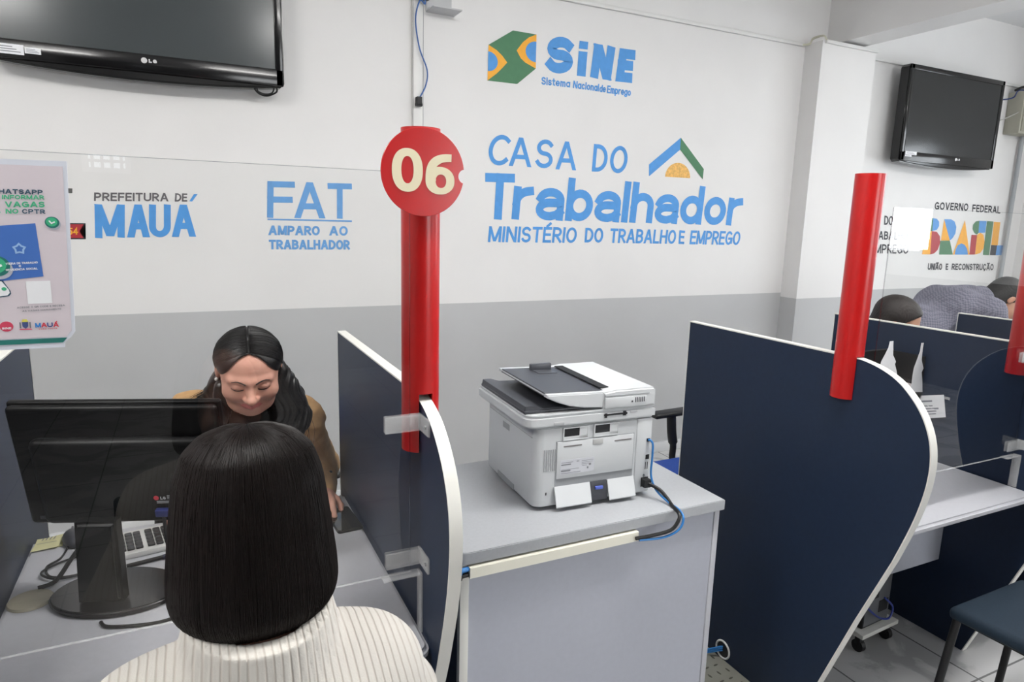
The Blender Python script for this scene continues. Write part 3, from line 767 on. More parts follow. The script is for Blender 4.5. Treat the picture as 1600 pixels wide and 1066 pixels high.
# ------------------------------------------------------------------ televisions
def brand(bm, cx, cz, s, y, mi=0):
    """round face mark and two letters"""
    f = poly(bm, [(cx + s * math.cos(2 * PI * k / 24), y, cz + s * math.sin(2 * PI * k / 24)) for k in range(24)], mi)
    w0 = cx + s * 1.45
    word(bm, 'LG', [(w0, cz - s * .62), (w0 + s * 2.6, cz - s * .62), (w0 + s * 2.6, cz + s * .62), (w0, cz + s * .62)], s * 0.42, lambda v: Vector((v[0], y, v[1])), mi, 0.25)
def television(label, x0, x1, z0, z1, yf, logo_x, stickers, dep=0.10, rim=0.042, chin=0.085, belly=0.03, scr=None):
    o = thing('television', label, 'television', ((x0 + x1) / 2, yf + dep / 2, z0), 0, 'black televisions on the wall')
    def bow(n=16):  # lower rim sags a little in the middle
        return [(x0 + 0.02 + (x1 - x0 - 0.04) * k / n, z0 - belly * (1 - (2 * k / n - 1) ** 2)) for k in range(n + 1)]
    r = 0.02
    pts = bow() + [(x1, z0 + r), (x1, z1 - r), (x1 - r, z1), (x0 + r, z1), (x0, z1 - r), (x0, z0 + r)]
    # bezel as a frame around the screen
    sx0, sx1, sz0, sz1 = x0 + rim, x1 - rim, z0 + chin, z1 - rim
    bm = NB()
    prism(bm, pts, 'y', yf + 0.012, yf + dep * .72, bev=0.008, seg=3)
    obj('housing', bm, M_black, o)
    bm = NB()
    box(bm, (x0 + .004, yf, sz1), (x1 - .004, yf + .02, z1 - .004), .006); box(bm, (x0 + .004, yf, z0 + .006), (sx0, yf + .02, z1 - .004), .006)
    box(bm, (sx1, yf, z0 + .006), (x1 - .004, yf + .02, z1 - .004), .006); box(bm, (x0 + .004, yf, z0 + .006), (x1 - .004, yf + .02, sz0), .006)
    obj('bezel', bm, M_black, o)
    bm = NB(); box(bm, (sx0 - .004, yf + 0.006, sz0 - .004), (sx1 + .004, yf + .014, sz1 + .004)); obj('screen', bm, scr or M_screen, o)
    bm = NB(); box(bm, (x0 + .06, yf + dep * .7, z0 + .05), (x1 - .06, yf + dep, z1 - .06), .02, seg=3); obj('rear_cover', bm, M_blackm, o)
    bm = NB(); box(bm, ((x0 + x1) / 2 - .25, yf + dep, z0 + .2), ((x0 + x1) / 2 + .25, D - .001, z1 - .2)); obj('wall_mount', bm, M_metal, o)
    bm = NB(); brand(bm, logo_x, z0 + chin * 0.62 + 0.004, 0.0125, yf - 0.0006); obj('brand_logo', bm, mat('silver_print', (205, 205, 205), 0.4), o, smooth=0)
    for (a, b, c, d) in stickers:
        bm = NB(); box(bm, (a, yf - .0012, c), (b, yf - .0004, d)); s = obj('sticker', bm, M_paper, o)
        bm = NB()
        for k in range(3): box(bm, (a + (b - a) * .1, yf - .0018, c + (d - c) * (.22 + .24 * k)), (a + (b - a) * (.9 - .12 * k), yf - .0012, c + (d - c) * (.3 + .24 * k)))
        obj('sticker_print', bm, M_print, s)
    return o
tv = television('large black television at the upper left, above the MAUÁ and FAT lettering', -0.70, 0.487, 2.262, 3.02, 3.60, -0.118, [(-0.72 + .04, -0.565, 2.285, 2.325), (-0.562, -0.505, 2.294, 2.318)], dep=0.10, belly=0.03)
bm = NB()
tube(bm, [(0.36, 3.62, 2.262), (0.365, 3.64, 2.242), (0.40, 3.645, 2.232), (0.43, 3.64, 2.24), (0.44, 3.63, 2.262)], 0.004, 6)
tube(bm, [(0.34, 3.63, 2.262), (0.37, 3.66, 2.235), (0.41, 3.665, 2.228), (0.45, 3.65, 2.245), (0.455, 3.64, 2.262)], 0.004, 6)
obj('hanging_cable', bm, M_blackcab, tv)
tv2 = television('black television high on the wall above the multicoloured BRASIL logo', 5.12, 6.37, 2.19, 2.925, 3.56, 5.83, [(5.17, 5.31, 2.245, 2.27), (5.17, 5.25, 2.23, 2.243)], dep=0.13, belly=0.025, chin=0.08, scr=mat('darker_screen', (36, 38, 39), 0.16))

# ------------------------------------------------------------------ wires and boxes on the wall
bm = NB(); box(bm, (1.175, D - 0.022, 0.9), (1.235, D - .0005, ZC - .005), .002); cd = tag(obj('cable_duct', bm, M_pvc), 'white vertical cable duct coming down the wall to the 06 sign', 'cable duct')
bm = NB(); box(bm, (1.1755, D - 0.0232, 0.9), (1.1775, D - .0215, ZC - .006)); box(bm, (1.2325, D - 0.0232, 0.9), (1.2345, D - .0215, ZC - .006)); obj('duct_seam', bm, M_print, cd)
bm = NB(); box(bm, (1.165, D - .055, 2.805), (1.26, D - .023, 2.9), .004); tag(obj('outlet_box', bm, mat('grey_outlet', (120, 120, 122), 0.5)), 'small grey outlet box on the vertical duct at the top of the picture', 'outlet box')
pc = thing('network_cable', 'thin blue cable with black plug hanging beside the vertical wall duct', 'cable', (1.2, 3.69, 2.28))
bm = NB(); tube(bm, [(1.236, 3.69, 2.81), (1.235, 3.69, 2.785), (1.207, 3.688, 2.797), (1.183, 3.688, 2.70), (1.205, 3.69, 2.56), (1.25, 3.692, 2.45), (1.243, 3.692, 2.37), (1.208, 3.69, 2.303)], 0.0042, 8)
obj('cable', bm, mat('blue_thin_cable', (58, 98, 160), 0.4), pc)
bm = NB(); box(bm, (1.187, 3.672, 2.262), (1.217, 3.7095, 2.305), .004); box(bm, (1.182, 3.68, 2.255), (1.222, 3.7, 2.272), .004); obj('plug', bm, M_blackm, pc)
mb = thing('metal_bracket', 'grey sheet metal bracket at the top of the wall beside the duct', 'bracket', (1.32, 3.71, 2.74))
bm = NB(); box(bm, (1.255, D - .012, 2.762), (1.40, D - .0005, 3.0)); box(bm, (1.255, D - .125, 2.757), (1.42, D - .0005, 2.763)); obj('plate', bm, mat('grey_sheet_metal', (186, 187, 189), 0.45), mb)
bm = NB(); cyl(bm, (1.27, D - .012, 2.775), (1.27, D - .016, 2.775), .008, n=12); obj('screw', bm, M_metal, mb)
def duct(lo, hi, label, name='cable_duct'):
    bm = NB(); box(bm, lo, hi, .002); return tag(obj(name, bm, M_pvc), label, 'cable duct')
duct((1.24, D - .022, 2.945), (4.128, D - .0005, 2.968), 'thin white duct along the top of the wall above the SiNE logo')
duct((4.17, 3.58 - .02, 2.945), (4.72, 3.5795, 2.968), 'short white duct across the top of the pilaster')
duct((4.722, D - .022, 2.945), (7.2, D - .0005, 2.968), 'thin white duct on the wall behind the small television')
bm = NB()
for k in range(2): tube(bm, [(4.10, D - .012 - .01 * k, 2.952), (4.137, D - .05, 2.955 + .006 * k), (4.142, 3.66, 2.985 + .008 * k), (4.14, 3.575, 2.99), (4.165, 3.566, 2.97), (4.20, 3.568, 2.957)], 0.006, 6)
tag(obj('loose_cable', bm, mat('beige_cable', (196, 194, 176), 0.5)), 'beige cables bending around the top corner of the pilaster', 'cable')
eb = thing('electrical_box', 'beige electrical box on the wall at the right edge beyond the small television', 'electrical box', (6.88, 3.64, 2.53))
bm = NB(); box(bm, (6.74, 3.60, 2.53), (7.05, D - .0005, 2.89), .006); obj('housing', bm, mat('beige_box', (168, 166, 152), 0.5), eb)
bm = NB(); box(bm, (6.76, 3.593, 2.55), (7.03, 3.60, 2.87), .003); obj('cover', bm, mat('beige_box_cover', (150, 148, 134), 0.5), eb)
bm = NB(); cyl(bm, (7.0, 3.70, 0.08), (7.0, 3.70, 2.53), .018, n=16); cdt = tag(obj('conduit_pipe', bm, mat('grey_conduit', (160, 164, 168), 0.4)), 'grey pipe running down from the beige electrical box', 'pipe')
bm = NB(); tube(bm, [(6.30, 3.70, 2.79), (6.5, 3.69, 2.80), (6.72, 3.68, 2.84), (6.76, 3.66, 2.905), (6.95, 3.66, 2.91)], .006, 6)
tag(obj('network_cable', bm, mat('dark_blue_cable', (40, 62, 120), 0.4)), 'dark blue cable from the small television to the electrical box', 'cable')
bm = NB(); tube(bm, [(6.30, 3.70, 2.62), (6.48, 3.69, 2.615), (6.66, 3.68, 2.66), (6.80, 3.585, 2.75), (6.95, 3.58, 2.80)], .005, 6)
tag(obj('loose_cable', bm, mat('grey_cable', (176, 176, 172), 0.4)), 'pale grey cable drooping from the small television to the electrical box', 'cable')
bm = NB(); tube(bm, [(6.72, 3.67, 2.90), (6.78, 3.64, 2.93), (6.88, 3.62, 2.925), (7.0, 3.63, 2.90)], .012, 6)
tag(obj('cable_bundle', bm, M_blackcab), 'black cable bundle lying on top of the beige electrical box', 'cable')

# ------------------------------------------------------------------ poster on the acrylic screen
po = thing('poster', 'pale pink printed poster taped on the clear acrylic screen at the left edge', 'poster', (-0.29, 1.386, 1.415))
yp = 1.3865
bm = NB()
outer = [(-0.40, 1.416), (-0.2005, 1.4155), (-0.2, 1.424), (-0.19, 1.433), (-0.183, 1.443), (-0.1725, 1.736), (-0.40, 1.733)]
prism(bm, [(a, b) for a, b in outer], 'y', yp - .0006, yp + .0006); obj('sleeve', bm, mat('white_poster_paper', (214, 218, 228), 0.45), po)
M_pink = mat('pale_pink_print', (212, 202, 208), 0.6)
bm = NB(); fs = [(-0.395, 1.4345), (-0.197, 1.434), (-0.188, 1.445), (-0.179, 1.727), (-0.395, 1.724)]
poly(bm, [(a, yp - .0009, b) for a, b in fs]); obj('print', bm, M_pink, po, smooth=0)
M_pg = mat('poster_green', (60, 176, 128), 0.6); M_pd = mat('poster_dark_teal', (44, 78, 98), 0.6); M_pt = mat('poster_teal', (28, 112, 104), 0.6); M_pb = mat('poster_blue', (62, 108, 184), 0.6)
M_pl = mat('poster_pale_blue', (150, 186, 226), 0.6); M_pr = mat('poster_red', (206, 64, 92), 0.6)
def pw(bm, t, q, sw, mi=0, lay=0.0013): word(bm, t, q, sw, lambda v: Vector((v[0], yp - lay, v[1])), mi, 0.06)
bm = NB()
pw(bm, 'WHATSAPP', [(-0.2835, 1.6785), (-0.211, 1.679), (-0.2105, 1.687), (-0.283, 1.686)], 0.0019, 1)
pw(bm, 'INFORMAR', [(-0.268, 1.6695), (-0.2095, 1.671), (-0.2095, 1.678), (-0.267, 1.6765)], 0.0016, 0)
pw(bm, 'S', [(-0.281, 1.656), (-0.273, 1.656), (-0.273, 1.666), (-0.281, 1.666)], 0.002, 0)
pw(bm, 'VAGAS', [(-0.265, 1.6565), (-0.21, 1.658), (-0.2095, 1.6675), (-0.2645, 1.666)], 0.0021, 0)
pw(bm, 'S', [(-0.28, 1.6455), (-0.272, 1.6455), (-0.272, 1.654), (-0.28, 1.654)], 0.0018, 0)
pw(bm, 'NO', [(-0.265, 1.646), (-0.2475, 1.6465), (-0.247, 1.6545), (-0.2645, 1.654)], 0.0018, 0)
pw(bm, 'CPTR', [(-0.2425, 1.6465), (-0.21, 1.647), (-0.21, 1.6545), (-0.242, 1.6545)], 0.0018, 1)
obj('poster_lettering', bm, [M_pg, M_pd], po, smooth=0, label='green and dark teal printed words ending NO CPTR')
bm = NB()
poly(bm, [(-0.40, yp - .0012, 1.4247), (-0.2025, yp - .0012, 1.4243), (-0.1955, yp - .0012, 1.4325), (-0.40, yp - .0012, 1.433)])
obj('colour_band', bm, M_pt, po, smooth=0)
bm = NB(); poly(bm, [(-0.33, yp - .0012, 1.528), (-0.2215, yp - .0012, 1.541), (-0.2255, yp - .0012, 1.631), (-0.335, yp - .0012, 1.62)])
bm2 = bm
for k in range(10):
    a0, a1 = 2 * PI * k / 10, 2 * PI * (k + 1) / 10
    r0 = 0.0105 if k % 2 == 0 else 0.007; r1 = 0.0105 if k % 2 == 1 else 0.007
    cx, cz = -0.2515, 1.588
    poly(bm, [(cx + .6 * r0 * math.sin(a0), yp - .0015, cz + .6 * r0 * math.cos(a0)), (cx + r0 * math.sin(a0), yp - .0015, cz + r0 * math.cos(a0)), (cx + r1 * math.sin(a1), yp - .0015, cz + r1 * math.cos(a1)), (cx + .6 * r1 * math.sin(a1), yp - .0015, cz + .6 * r1 * math.cos(a1))], 1)
pw(bm, 'CARTEIRA DE TRABALHO', [(-0.2795, 1.5605), (-0.2275, 1.5635), (-0.2275, 1.567), (-0.2795, 1.564)], 0.0007, 2, .0015)
pw(bm, 'E', [(-0.2545, 1.5575), (-0.2515, 1.5575), (-0.2515, 1.5605), (-0.2545, 1.5605)], 0.0007, 2, .0015)
pw(bm, 'PREVIDENCIA SOCIAL', [(-0.276, 1.5505), (-0.2285, 1.553), (-0.2285, 1.5565), (-0.276, 1.554)], 0.0007, 2, .0015)
obj('printed_booklet', bm, [M_pb, M_pl, M_paper], po, smooth=0, label='printed picture of a blue work booklet')
def badge(cx, cz, s, rot_):
    bm = NB()
    for q, (dx, dz, k, mi) in enumerate(((0.18, -0.28, 1.0, 2), (0, 0, 1.0, 1), (-0.06, 0.08, 0.78, 0))):
        poly(bm, [(cx + s * (dx + k * math.cos(a)), yp - .0016 - .0002 * q, cz + s * (dz + k * 0.92 * math.sin(a))) for a in [2 * PI * j / 28 for j in range(28)]], mi)
    stroke(bm, [(cx - .35 * s, cz + .2 * s), (cx - .1 * s, cz - .15 * s), (cx + .3 * s, cz + .05 * s)], False, s * .1, lambda v: Vector((v[0], yp - .0023, v[1])), 3)
    obj('printed_badge', bm, [M_pg, M_pt, mat('poster_grey', (176, 178, 190), 0.6), M_paper], po, smooth=0)
badge(-0.2015, 1.633, 0.0105, 0); badge(-0.285, 1.559, 0.0185, 0)
bm = NB()
rr = [(-0.33, 1.535), (-0.279, 1.535), (-0.270, 1.517), (-0.2695, 1.512), (-0.273, 1.508), (-0.33, 1.500)]
poly(bm, [(a, yp - .0012, b) for a, b in rr], 0); poly(bm, [((a + .0015 if a < -.3 else a - .0018), yp - .0014, b - .0015 if b > 1.52 else b + .0015) for a, b in rr], 1)
poly(bm, [(-0.2785 + .0035 * math.cos(a), yp - .0016, 1.5205 + .003 * math.sin(a)) for a in [2 * PI * j / 16 for j in range(16)]], 2)
obj('printed_phone', bm, [M_pd, M_paper, M_pg], po, smooth=0)
bm = NB(); poly(bm, [(-0.2475, yp - .0012, 1.494), (-0.2125, yp - .0012, 1.4945), (-0.2125, yp - .0012, 1.5335), (-0.2475, yp - .0012, 1.533)]); obj('blank_square', bm, M_paper, po, smooth=0)
bm = NB()
pw(bm, 'ACESSE O QR CODE E RECEBA', [(-0.2635, 1.4865), (-0.1945, 1.4885), (-0.1945, 1.4915), (-0.2635, 1.4895)], 0.0006)
pw(bm, 'AS VAGAS DIARIAMENTE', [(-0.2565, 1.4805), (-0.2005, 1.4825), (-0.2005, 1.4852), (-0.2565, 1.4832)], 0.0005)
obj('poster_lettering', bm, M_print, po, smooth=0)
bm = NB()
poly(bm, [(-0.281 + .0095 * math.cos(a), yp - .0012, 1.4562 + .0088 * math.sin(a)) for a in [2 * PI * j / 28 for j in range(28)]], 0)
pw(bm, 'SINE', [(-0.2875, 1.4515), (-0.2745, 1.4515), (-0.2745, 1.455), (-0.2875, 1.455)], 0.0009, 1, .0014)
obj('printed_seal', bm, [M_pr, M_paper], po, smooth=0)
bm = NB()
poly(bm, [(-0.259, yp - .0012, 1.463), (-0.250, yp - .0012, 1.463), (-0.2505, yp - .0012, 1.455), (-0.2545, yp - .0012, 1.451), (-0.2585, yp - .0012, 1.455)], 0)
poly(bm, [(-0.2592, yp - .0014, 1.463), (-0.2498, yp - .0014, 1.463), (-0.2515, yp - .0014, 1.4675), (-0.2575, yp - .0014, 1.4675)], 1)
poly(bm, [(-0.264, yp - .0014, 1.4492), (-0.2445, yp - .0014, 1.4492), (-0.247, yp - .0014, 1.4512), (-0.262, yp - .0014, 1.4512)], 2)
poly(bm, [(-0.2625, yp - .0013, 1.452), (-0.2605, yp - .0013, 1.452), (-0.2605, yp - .0013, 1.4625), (-0.2625, yp - .0013, 1.4625)], 3)
poly(bm, [(-0.2485, yp - .0013, 1.452), (-0.2465, yp - .0013, 1.452), (-0.2465, yp - .0013, 1.4625), (-0.2485, yp - .0013, 1.4625)], 3)
obj('printed_crest', bm, [mat('poster_navy', (66, 80, 130), 0.6), mat('poster_yellow', (222, 212, 90), 0.6), M_pr, M_print], po, smooth=0)
bm = NB()
for k, (ch, mi) in enumerate((('M', 0), ('A', 1), ('U', 2), ('Á', 1))):
    x = -0.2405 + 0.0087 * k; pw(bm, ch, [(x, 1.4525), (x + .0082, 1.4525), (x + .0082, 1.4605), (x, 1.4605)], 0.0018, mi)
pw(bm, 'PARA TODOS', [(-0.2355, 1.4485), (-0.209, 1.449), (-0.209, 1.4507), (-0.2355, 1.4502)], 0.0004, 1)
obj('poster_lettering', bm, [mat('poster_azure', (46, 128, 204), 0.6), mat('poster_crimson', (206, 50, 70), 0.6), mat('poster_indigo', (48, 62, 130), 0.6)], po, smooth=0, label='small multicoloured MAUÁ logo')

kq = 1.3195 / 1.3865      # the poster hangs on the pane
po.scale = (kq, kq, kq); po.location = Vector((0, 0, 1.66)) + kq * (Vector(po.location) - Vector((0, 0, 1.66)))
# ------------------------------------------------------------------ printer cabinet
CT = 0.84
cb = thing('printer_cabinet', 'tall pale grey cabinet that carries the white printer', 'cabinet', (1.0, 1.72, 0))
bm = NB(); r = .018
x0, x1, y0, y1 = 0.573, 1.430, 1.418, 1.995
pts = [(x0, y1)] + [(x0, y0 + r), (x0 + r * .3, y0 + r * .3), (x0 + r, y0), (x1, y0), (x1, y1)]
prism(bm, pts, 'z', CT - .033, CT, bev=.002); obj('cabinet_top', bm, mat('grey_cabinet_top', (176, 179, 183), 0.5, noise=0.03, nscale=120), cb)
bm = NB(); box(bm, (x0 + .028, y0 + .018, 0.0), (x1 - .024, y0 + .03, CT - .033)); obj('front_panel', bm, M_cab, cb)
bm = NB(); box(bm, (x0 + .003, y0 + .012, 0), (x0 + .027, y0 + .03, CT - .033), .001); obj('side_edge', bm, M_edge, cb, label='white left edge strip')
bm = NB(); box(bm, (x0 + .003, y0 + .031, 0), (x0 + .027, y1 - .01, CT - .033)); obj('side_panel', bm, M_blue, cb, label='navy left side')
bm = NB(); box(bm, (x1 - .023, y0 + .014, 0), (x1 - .004, y1 - .01, CT - .033), .001); obj('side_panel', bm, M_desk, cb)
bm = NB(); box(bm, (x0 + .028, y1 - .03, 0), (x1 - .024, y1 - .012, CT - .033)); obj('back_panel', bm, M_cab, cb)
bm = NB(); cyl(bm, (x0 + .014, y0 + .0122, .25), (x0 + .014, y0 + .0105, .25), .004, n=10); obj('screw_cap', bm, mat('beige_cap', (170, 160, 140), .5), cb)
# cream duct under the rim, with cables
dk = thing('cable_duct', 'cream cable duct fixed along the upper front of the printer cabinet', 'cable duct', (0.86, 1.425, CT - .06))
bm = NB(); box(bm, (0.594, 1.412, CT - .068), (1.108, 1.4355, CT - .038), .002); obj('channel', bm, M_cream_tr, dk)
bm = NB(); box(bm, (0.5945, 1.4108, CT - .0665), (1.1075, 1.4125, CT - .0395)); obj('lid', bm, mat('cream_pvc_lid', (240, 237, 222), 0.4), dk)
bm = NB(); tube(bm, [(0.60, 1.423, CT - .045), (0.585, 1.421, CT - .045), (0.57, 1.423, CT - .046), (0.5645, 1.45, CT - .048), (0.564, 1.9, CT - .06)], .0065, 8)
tag(obj('network_cable', bm, M_bluecab), 'blue cable end leaving the left end of the cream duct', 'cable')
bm = NB(); tube(bm, [(0.60, 1.423, CT - .059), (0.585, 1.421, CT - .0595), (0.57, 1.423, CT - .06), (0.5645, 1.45, CT - .062), (0.564, 1.9, CT - .074)], .0065, 8)
tag(obj('power_cable', bm, M_blackcab), 'black cable end leaving the left end of the cream duct', 'cable')

# ------------------------------------------------------------------ printer
PR = thing('printer', 'white multifunction printer seen from behind on the grey cabinet', 'printer', (0.848, 1.562, CT), math.radians(-3.0))
M_pw = mat('printer_white', (208, 211, 213), 0.35); M_pg2 = mat('printer_light_grey', (204, 207, 209), 0.4); M_pdk = mat('printer_dark_grey', (66, 68, 74), 0.4); M_hole = mat('dark_recess', (22, 24, 28), 0.6)
def PO(name, bm, m, parent=None, label=None): 
    return obj(name, bm, m, parent or PR, local=True, label=label)
PWd, PDp = 0.372, 0.355
bm = NB(); r = .03
pts = [(0, PDp), (0, r)] + [(r - r * math.cos(a), r - r * math.sin(a)) for a in (0.3, 0.6, 0.9, 1.2)] + [(r, 0), (PWd, 0), (PWd, PDp)]
prism(bm, pts, 'z', 0.012, 0.246, bev=.003); PO('body', bm, M_pg2)
for fx, fy in ((.04, .05), (PWd - .03, .04), (.04, PDp - .04), (PWd - .03, PDp - .04)):
    bm = NB(); cyl(bm, (fx, fy, 0), (fx, fy, .013), .014, n=14); PO('foot', bm, M_blackm)
# left side: badge, groove, grip
bm = NB(); box(bm, (-.0015, .185, .185), (.001, .235, .203)); PO('badge', bm, mat('printer_badge', (150, 153, 156), .4))
bm = NB(); box(bm, (-.0012, .14, .0125), (.001, .27, .03)); PO('grip_recess', bm, mat('printer_groove', (168, 171, 174), .5))
bm = NB(); box(bm, (-.0012, .02, .2145), (.001, PDp - .005, .2165)); PO('side_groove', bm, mat('printer_groove', (168, 171, 174), .5))
# rear face
bm = NB(); box(bm, (.068, -.004, .092), (.322, .002, .202), .001); dr = PO('rear_door', bm, M_pw)
for a in (.088, .255):
    bm = NB(); box(bm, (a, -.0048, .186), (a + .058, -.004, .1895)); PO('slot', bm, mat('slot_grey', (120, 116, 116), .5), dr)
bm = NB(); box(bm, (.182, -.0055, .184), (.216, -.004, .2), .001); PO('latch', bm, mat('latch_grey', (190, 191, 190), .4), dr)
bm = NB(); box(bm, (.079, -.0046, .104), (.19, -.004, .147)); lb = PO('rating_label', bm, mat('label_grey', (206, 208, 214), .5), dr)
bm = NB()
for z_, xa, xb, h in ((.139, .082, .12, .0012), (.132, .082, .113, .0028), (.118, .082, .14, .001), (.113, .082, .112, .0034), (.1075, .082, .145, .001), (.139, .148, .186, .001), (.134, .148, .184, .001), (.129, .148, .18, .001), (.124, .15, .165, .001), (.139, .131, .14, .002), (.114, .166, .171, .006), (.124, .172, .179, .004)):
    box(bm, (xa, -.0050, z_), (xb, -.0046, z_ + h))
PO('label_print', bm, mat('label_print', (130, 132, 138), .5), lb)
bm = NB()
box(bm, (.0655, -.0012, .06), (.3245, .0, .2043)); PO('door_gap', bm, mat('gap_grey', (150, 153, 156), .5))
# upper rear windows
for a, b, c, d in ((.088, .164, .2075, .240), (.188, .264, .2085, .2415)):
    bm = NB(); box(bm, (a, -.0016, c), (b, .0, d)); wv = PO('rear_opening', bm, M_hole)
    bm = NB(); t = .003
    box(bm, (a - t, -.0045, c - t), (b + t, 0, c)); box(bm, (a - t, -.0045, d), (b + t, 0, d + t)); box(bm, (a - t, -.0045, c), (a, 0, d)); box(bm, (b, -.0045, c), (b + t, 0, d))
    box(bm, (a + .05, -.003, c), (b, -.0012, d)); box(bm, (a, -.003, c), (b, -.0012, c + .008)); PO('opening_frame', bm, M_pw, wv)
bm = NB()
for k in range(6): box(bm, (.0285 + .0068 * k, -.0012, .118), (.0315 + .0068 * k, .001, .182))
PO('vent', bm, mat('vent_grey', (158, 160, 163), .5))
bm = NB(); box(bm, (.037, -.0012, .047), (.040, .0, .055)); PO('lock_hole', bm, M_hole)
# connector column at the right
bm = NB(); box(bm, (.332, -.003, .012), (PWd + .014, .16, .246), .004); cc_ = PO('connector_column', bm, M_pw)
for z_, h, m_ in ((.172, .01, M_hole), (.117, .014, M_blackm)):
    bm = NB(); box(bm, (.368, -.0042, z_), (.38, -.003, z_ + h)); PO('port', bm, m_, cc_)
bm = NB(); box(bm, (.368, -.0036, .085), (.37, -.003, .108)); box(bm, (.375, -.0036, .085), (.377, -.003, .108)); PO('port_marking', bm, M_hole, cc_)
bm = NB(); word(bm, '210', [(.352, .062), (.368, .062), (.368, .070), (.352, .070)], .0016, lambda v: Vector((v[0], -.0036, v[1]))); PO('port_lettering', bm, M_hole, cc_)
bm = NB(); box(bm, (.356, -.0045, .03), (.381, -.003, .06), .001); PO('power_inlet', bm, M_blackm, cc_)
# lower flaps and latch
def flap(xa, xb):
    bm = NB(); prism(bm, [(-.024, .016), (-.022, .012), (-.001, .068), (-.005, .071)], 'x', xa, xb, bev=.001, seg=1); PO('lower_flap', bm, M_pw)
flap(.062, .178); flap(.236, .328)
bm = NB(); prism(bm, [(-.014, .018), (-.012, .014), (0, .014), (0, .07), (-.004, .07)], 'x', .180, .234); lt = PO('release_latch', bm, M_pdk)
bm = NB(); box(bm, (.194, -.0125, .046), (.22, -.006, .056), .002); PO('release_tab', bm, mat('blue_tab', (88, 108, 200), .4), lt)
# scanner unit
bm = NB(); r = .035
pts = [(-.034, PDp + .012), (-.034, r - .008)] + [(-.034 + r - r * math.cos(a), -.008 + r - r * math.sin(a)) for a in (0.3, 0.6, 0.9, 1.2)] + [(-.034 + r, -.008), (PWd + .016, -.008), (PWd + .016, PDp + .012)]
prism(bm, pts, 'z', .249, .282, bev=.006, seg=3); sc = PO('scanner_unit', bm, M_pw)
bm = NB(); prism(bm, [(p[0] * .985 + .002, p[1] * .985 + .002) for p in pts], 'z', .2815, .2875, bev=.002); PO('scanner_lid', bm, M_pw)
bm = NB(); box(bm, (.052, -.0095, .2555), (.085, -.0075, .264), .002); PO('grip', bm, mat('grip_grey', (190, 192, 194), .4), sc)
bm = NB(); box(bm, (.30, -.0095, .271), (.325, -.0075, .276), .001); PO('grip', bm, mat('grip_grey', (190, 192, 194), .4), sc)
bm = NB(); box(bm, (.212, -.010, .268), (.29, -.006, .273)); box(bm, (.214, -.010, .262), (.222, -.006, .275)); box(bm, (.276, -.010, .264), (.286, -.006, .277)); PO('hinge', bm, M_hole, sc)
# output tray (dark) with rim
bm = NB(); box(bm, (-.031, .012, .2875), (.215, PDp + .002, .297), .004); prism(bm, [(-.03, .29), (-.026, .309), (.0, .309), (.03, .300), (.12, .297), (.12, .29)], 'y', .016, PDp, bev=.002); PO('output_tray', bm, M_pdk)
# document feeder block
bm = NB()
prism(bm, [(.208, .2875), (PWd + .014, .2875), (PWd + .014, .334), (PWd + .006, .342), (.25, .342), (.208, .337)], 'y', -.010, PDp + .006, bev=.005, seg=3); af = PO('feeder_cover', bm, M_pw)
bm = NB(); box(bm, (.212, -.0125, .290), (.352, -.009, .322), .002); fp = PO('feeder_side_panel', bm, M_pw, af)
bm = NB()
for k in range(6): box(bm, (.312 + .006 * k, -.0132, .302), (.3148 + .006 * k, -.0124, .317))
box(bm, (.300, -.0132, .303), (.305, -.0124, .308)); PO('vent', bm, M_pdk, fp)
bm = NB(); box(bm, (.212, -.0122, .3262), (.362, -.009, .3275)); PO('seam', bm, mat('gap_grey', (150, 153, 156), .5), af)
# input tray rising to the left
fin = [(.030, .343), (.030, .334), (.06, .320), (.10, .306), (.15, .297), (.21, .2925), (.21, .338)]
bm = NB(); prism(bm, fin, 'y', -.006, .016, bev=.003); prism(bm, fin, 'y', PDp - .02, PDp + .002, bev=.003)
prism(bm, [(.030, .341), (.030, .334), (.21, .325), (.21, .332)], 'y', .014, PDp - .018); it = PO('input_tray', bm, M_pw)
bm = NB(); prism(bm, [(.0315, .3445), (.0295, .334), (.045, .332), (.232, .333), (.232, .338)], 'y', .017, PDp - .021, bev=.001, seg=1); PO('input_bed', bm, M_pdk, it)
bm = NB(); box(bm, (.115, PDp - .06, .339), (.19, PDp - .045, .362), .004); prism(bm, [(.12, .3405), (.185, .3385), (.185, .341), (.12, .343)], 'y', PDp - .11, PDp - .05); PO('paper_guide', bm, mat('guide_grey', (74, 76, 82), .35), it)
bm = NB(); box(bm, (.215, .03, .3415), (.245, PDp - .03, .3435)); PO('feeder_mouth', bm, M_hole, af)

def PL(x, y, z): return ROOT[PR.name] @ Vector((x, y, z))
bm = NB(); tube(bm, [PL(.369, -.003, .045), PL(.372, -.02, .045), PL(.392, -.05, .035), PL(.402, -.075, .018), PL(.402, -.1, .006), PL(.395, -.145, .0), PL(.385, -.158, -.015), PL(.36, -.158, -.04), PL(.30, -.148, -.052), PL(.255, -.142, -.055)], .0055, 8)
pwc = thing('power_cable', 'thick black power cable hanging from the printer into the cream duct', 'cable', PL(.372, -.02, .04))
obj('cord', bm, M_blackcab, pwc)
bm = NB(); box(bm, (.357, -.024, .032), (.381, -.0046, .058), .003); bmesh.ops.transform(bm, matrix=ROOT[PR.name], verts=bm.verts); obj('plug', bm, M_blackm, pwc)
bm = NB(); tube(bm, [PL(.374, -.004, .177), PL(.376, -.012, .178), PL(.381, -.018, .165), PL(.380, -.02, .12), PL(.379, -.022, .07), PL(.388, -.04, .03), PL(.400, -.09, .009), PL(.405, -.13, .004), PL(.402, -.158, -.01), PL(.385, -.163, -.04), PL(.34, -.155, -.06), PL(.265, -.146, -.06)], .0034, 8)
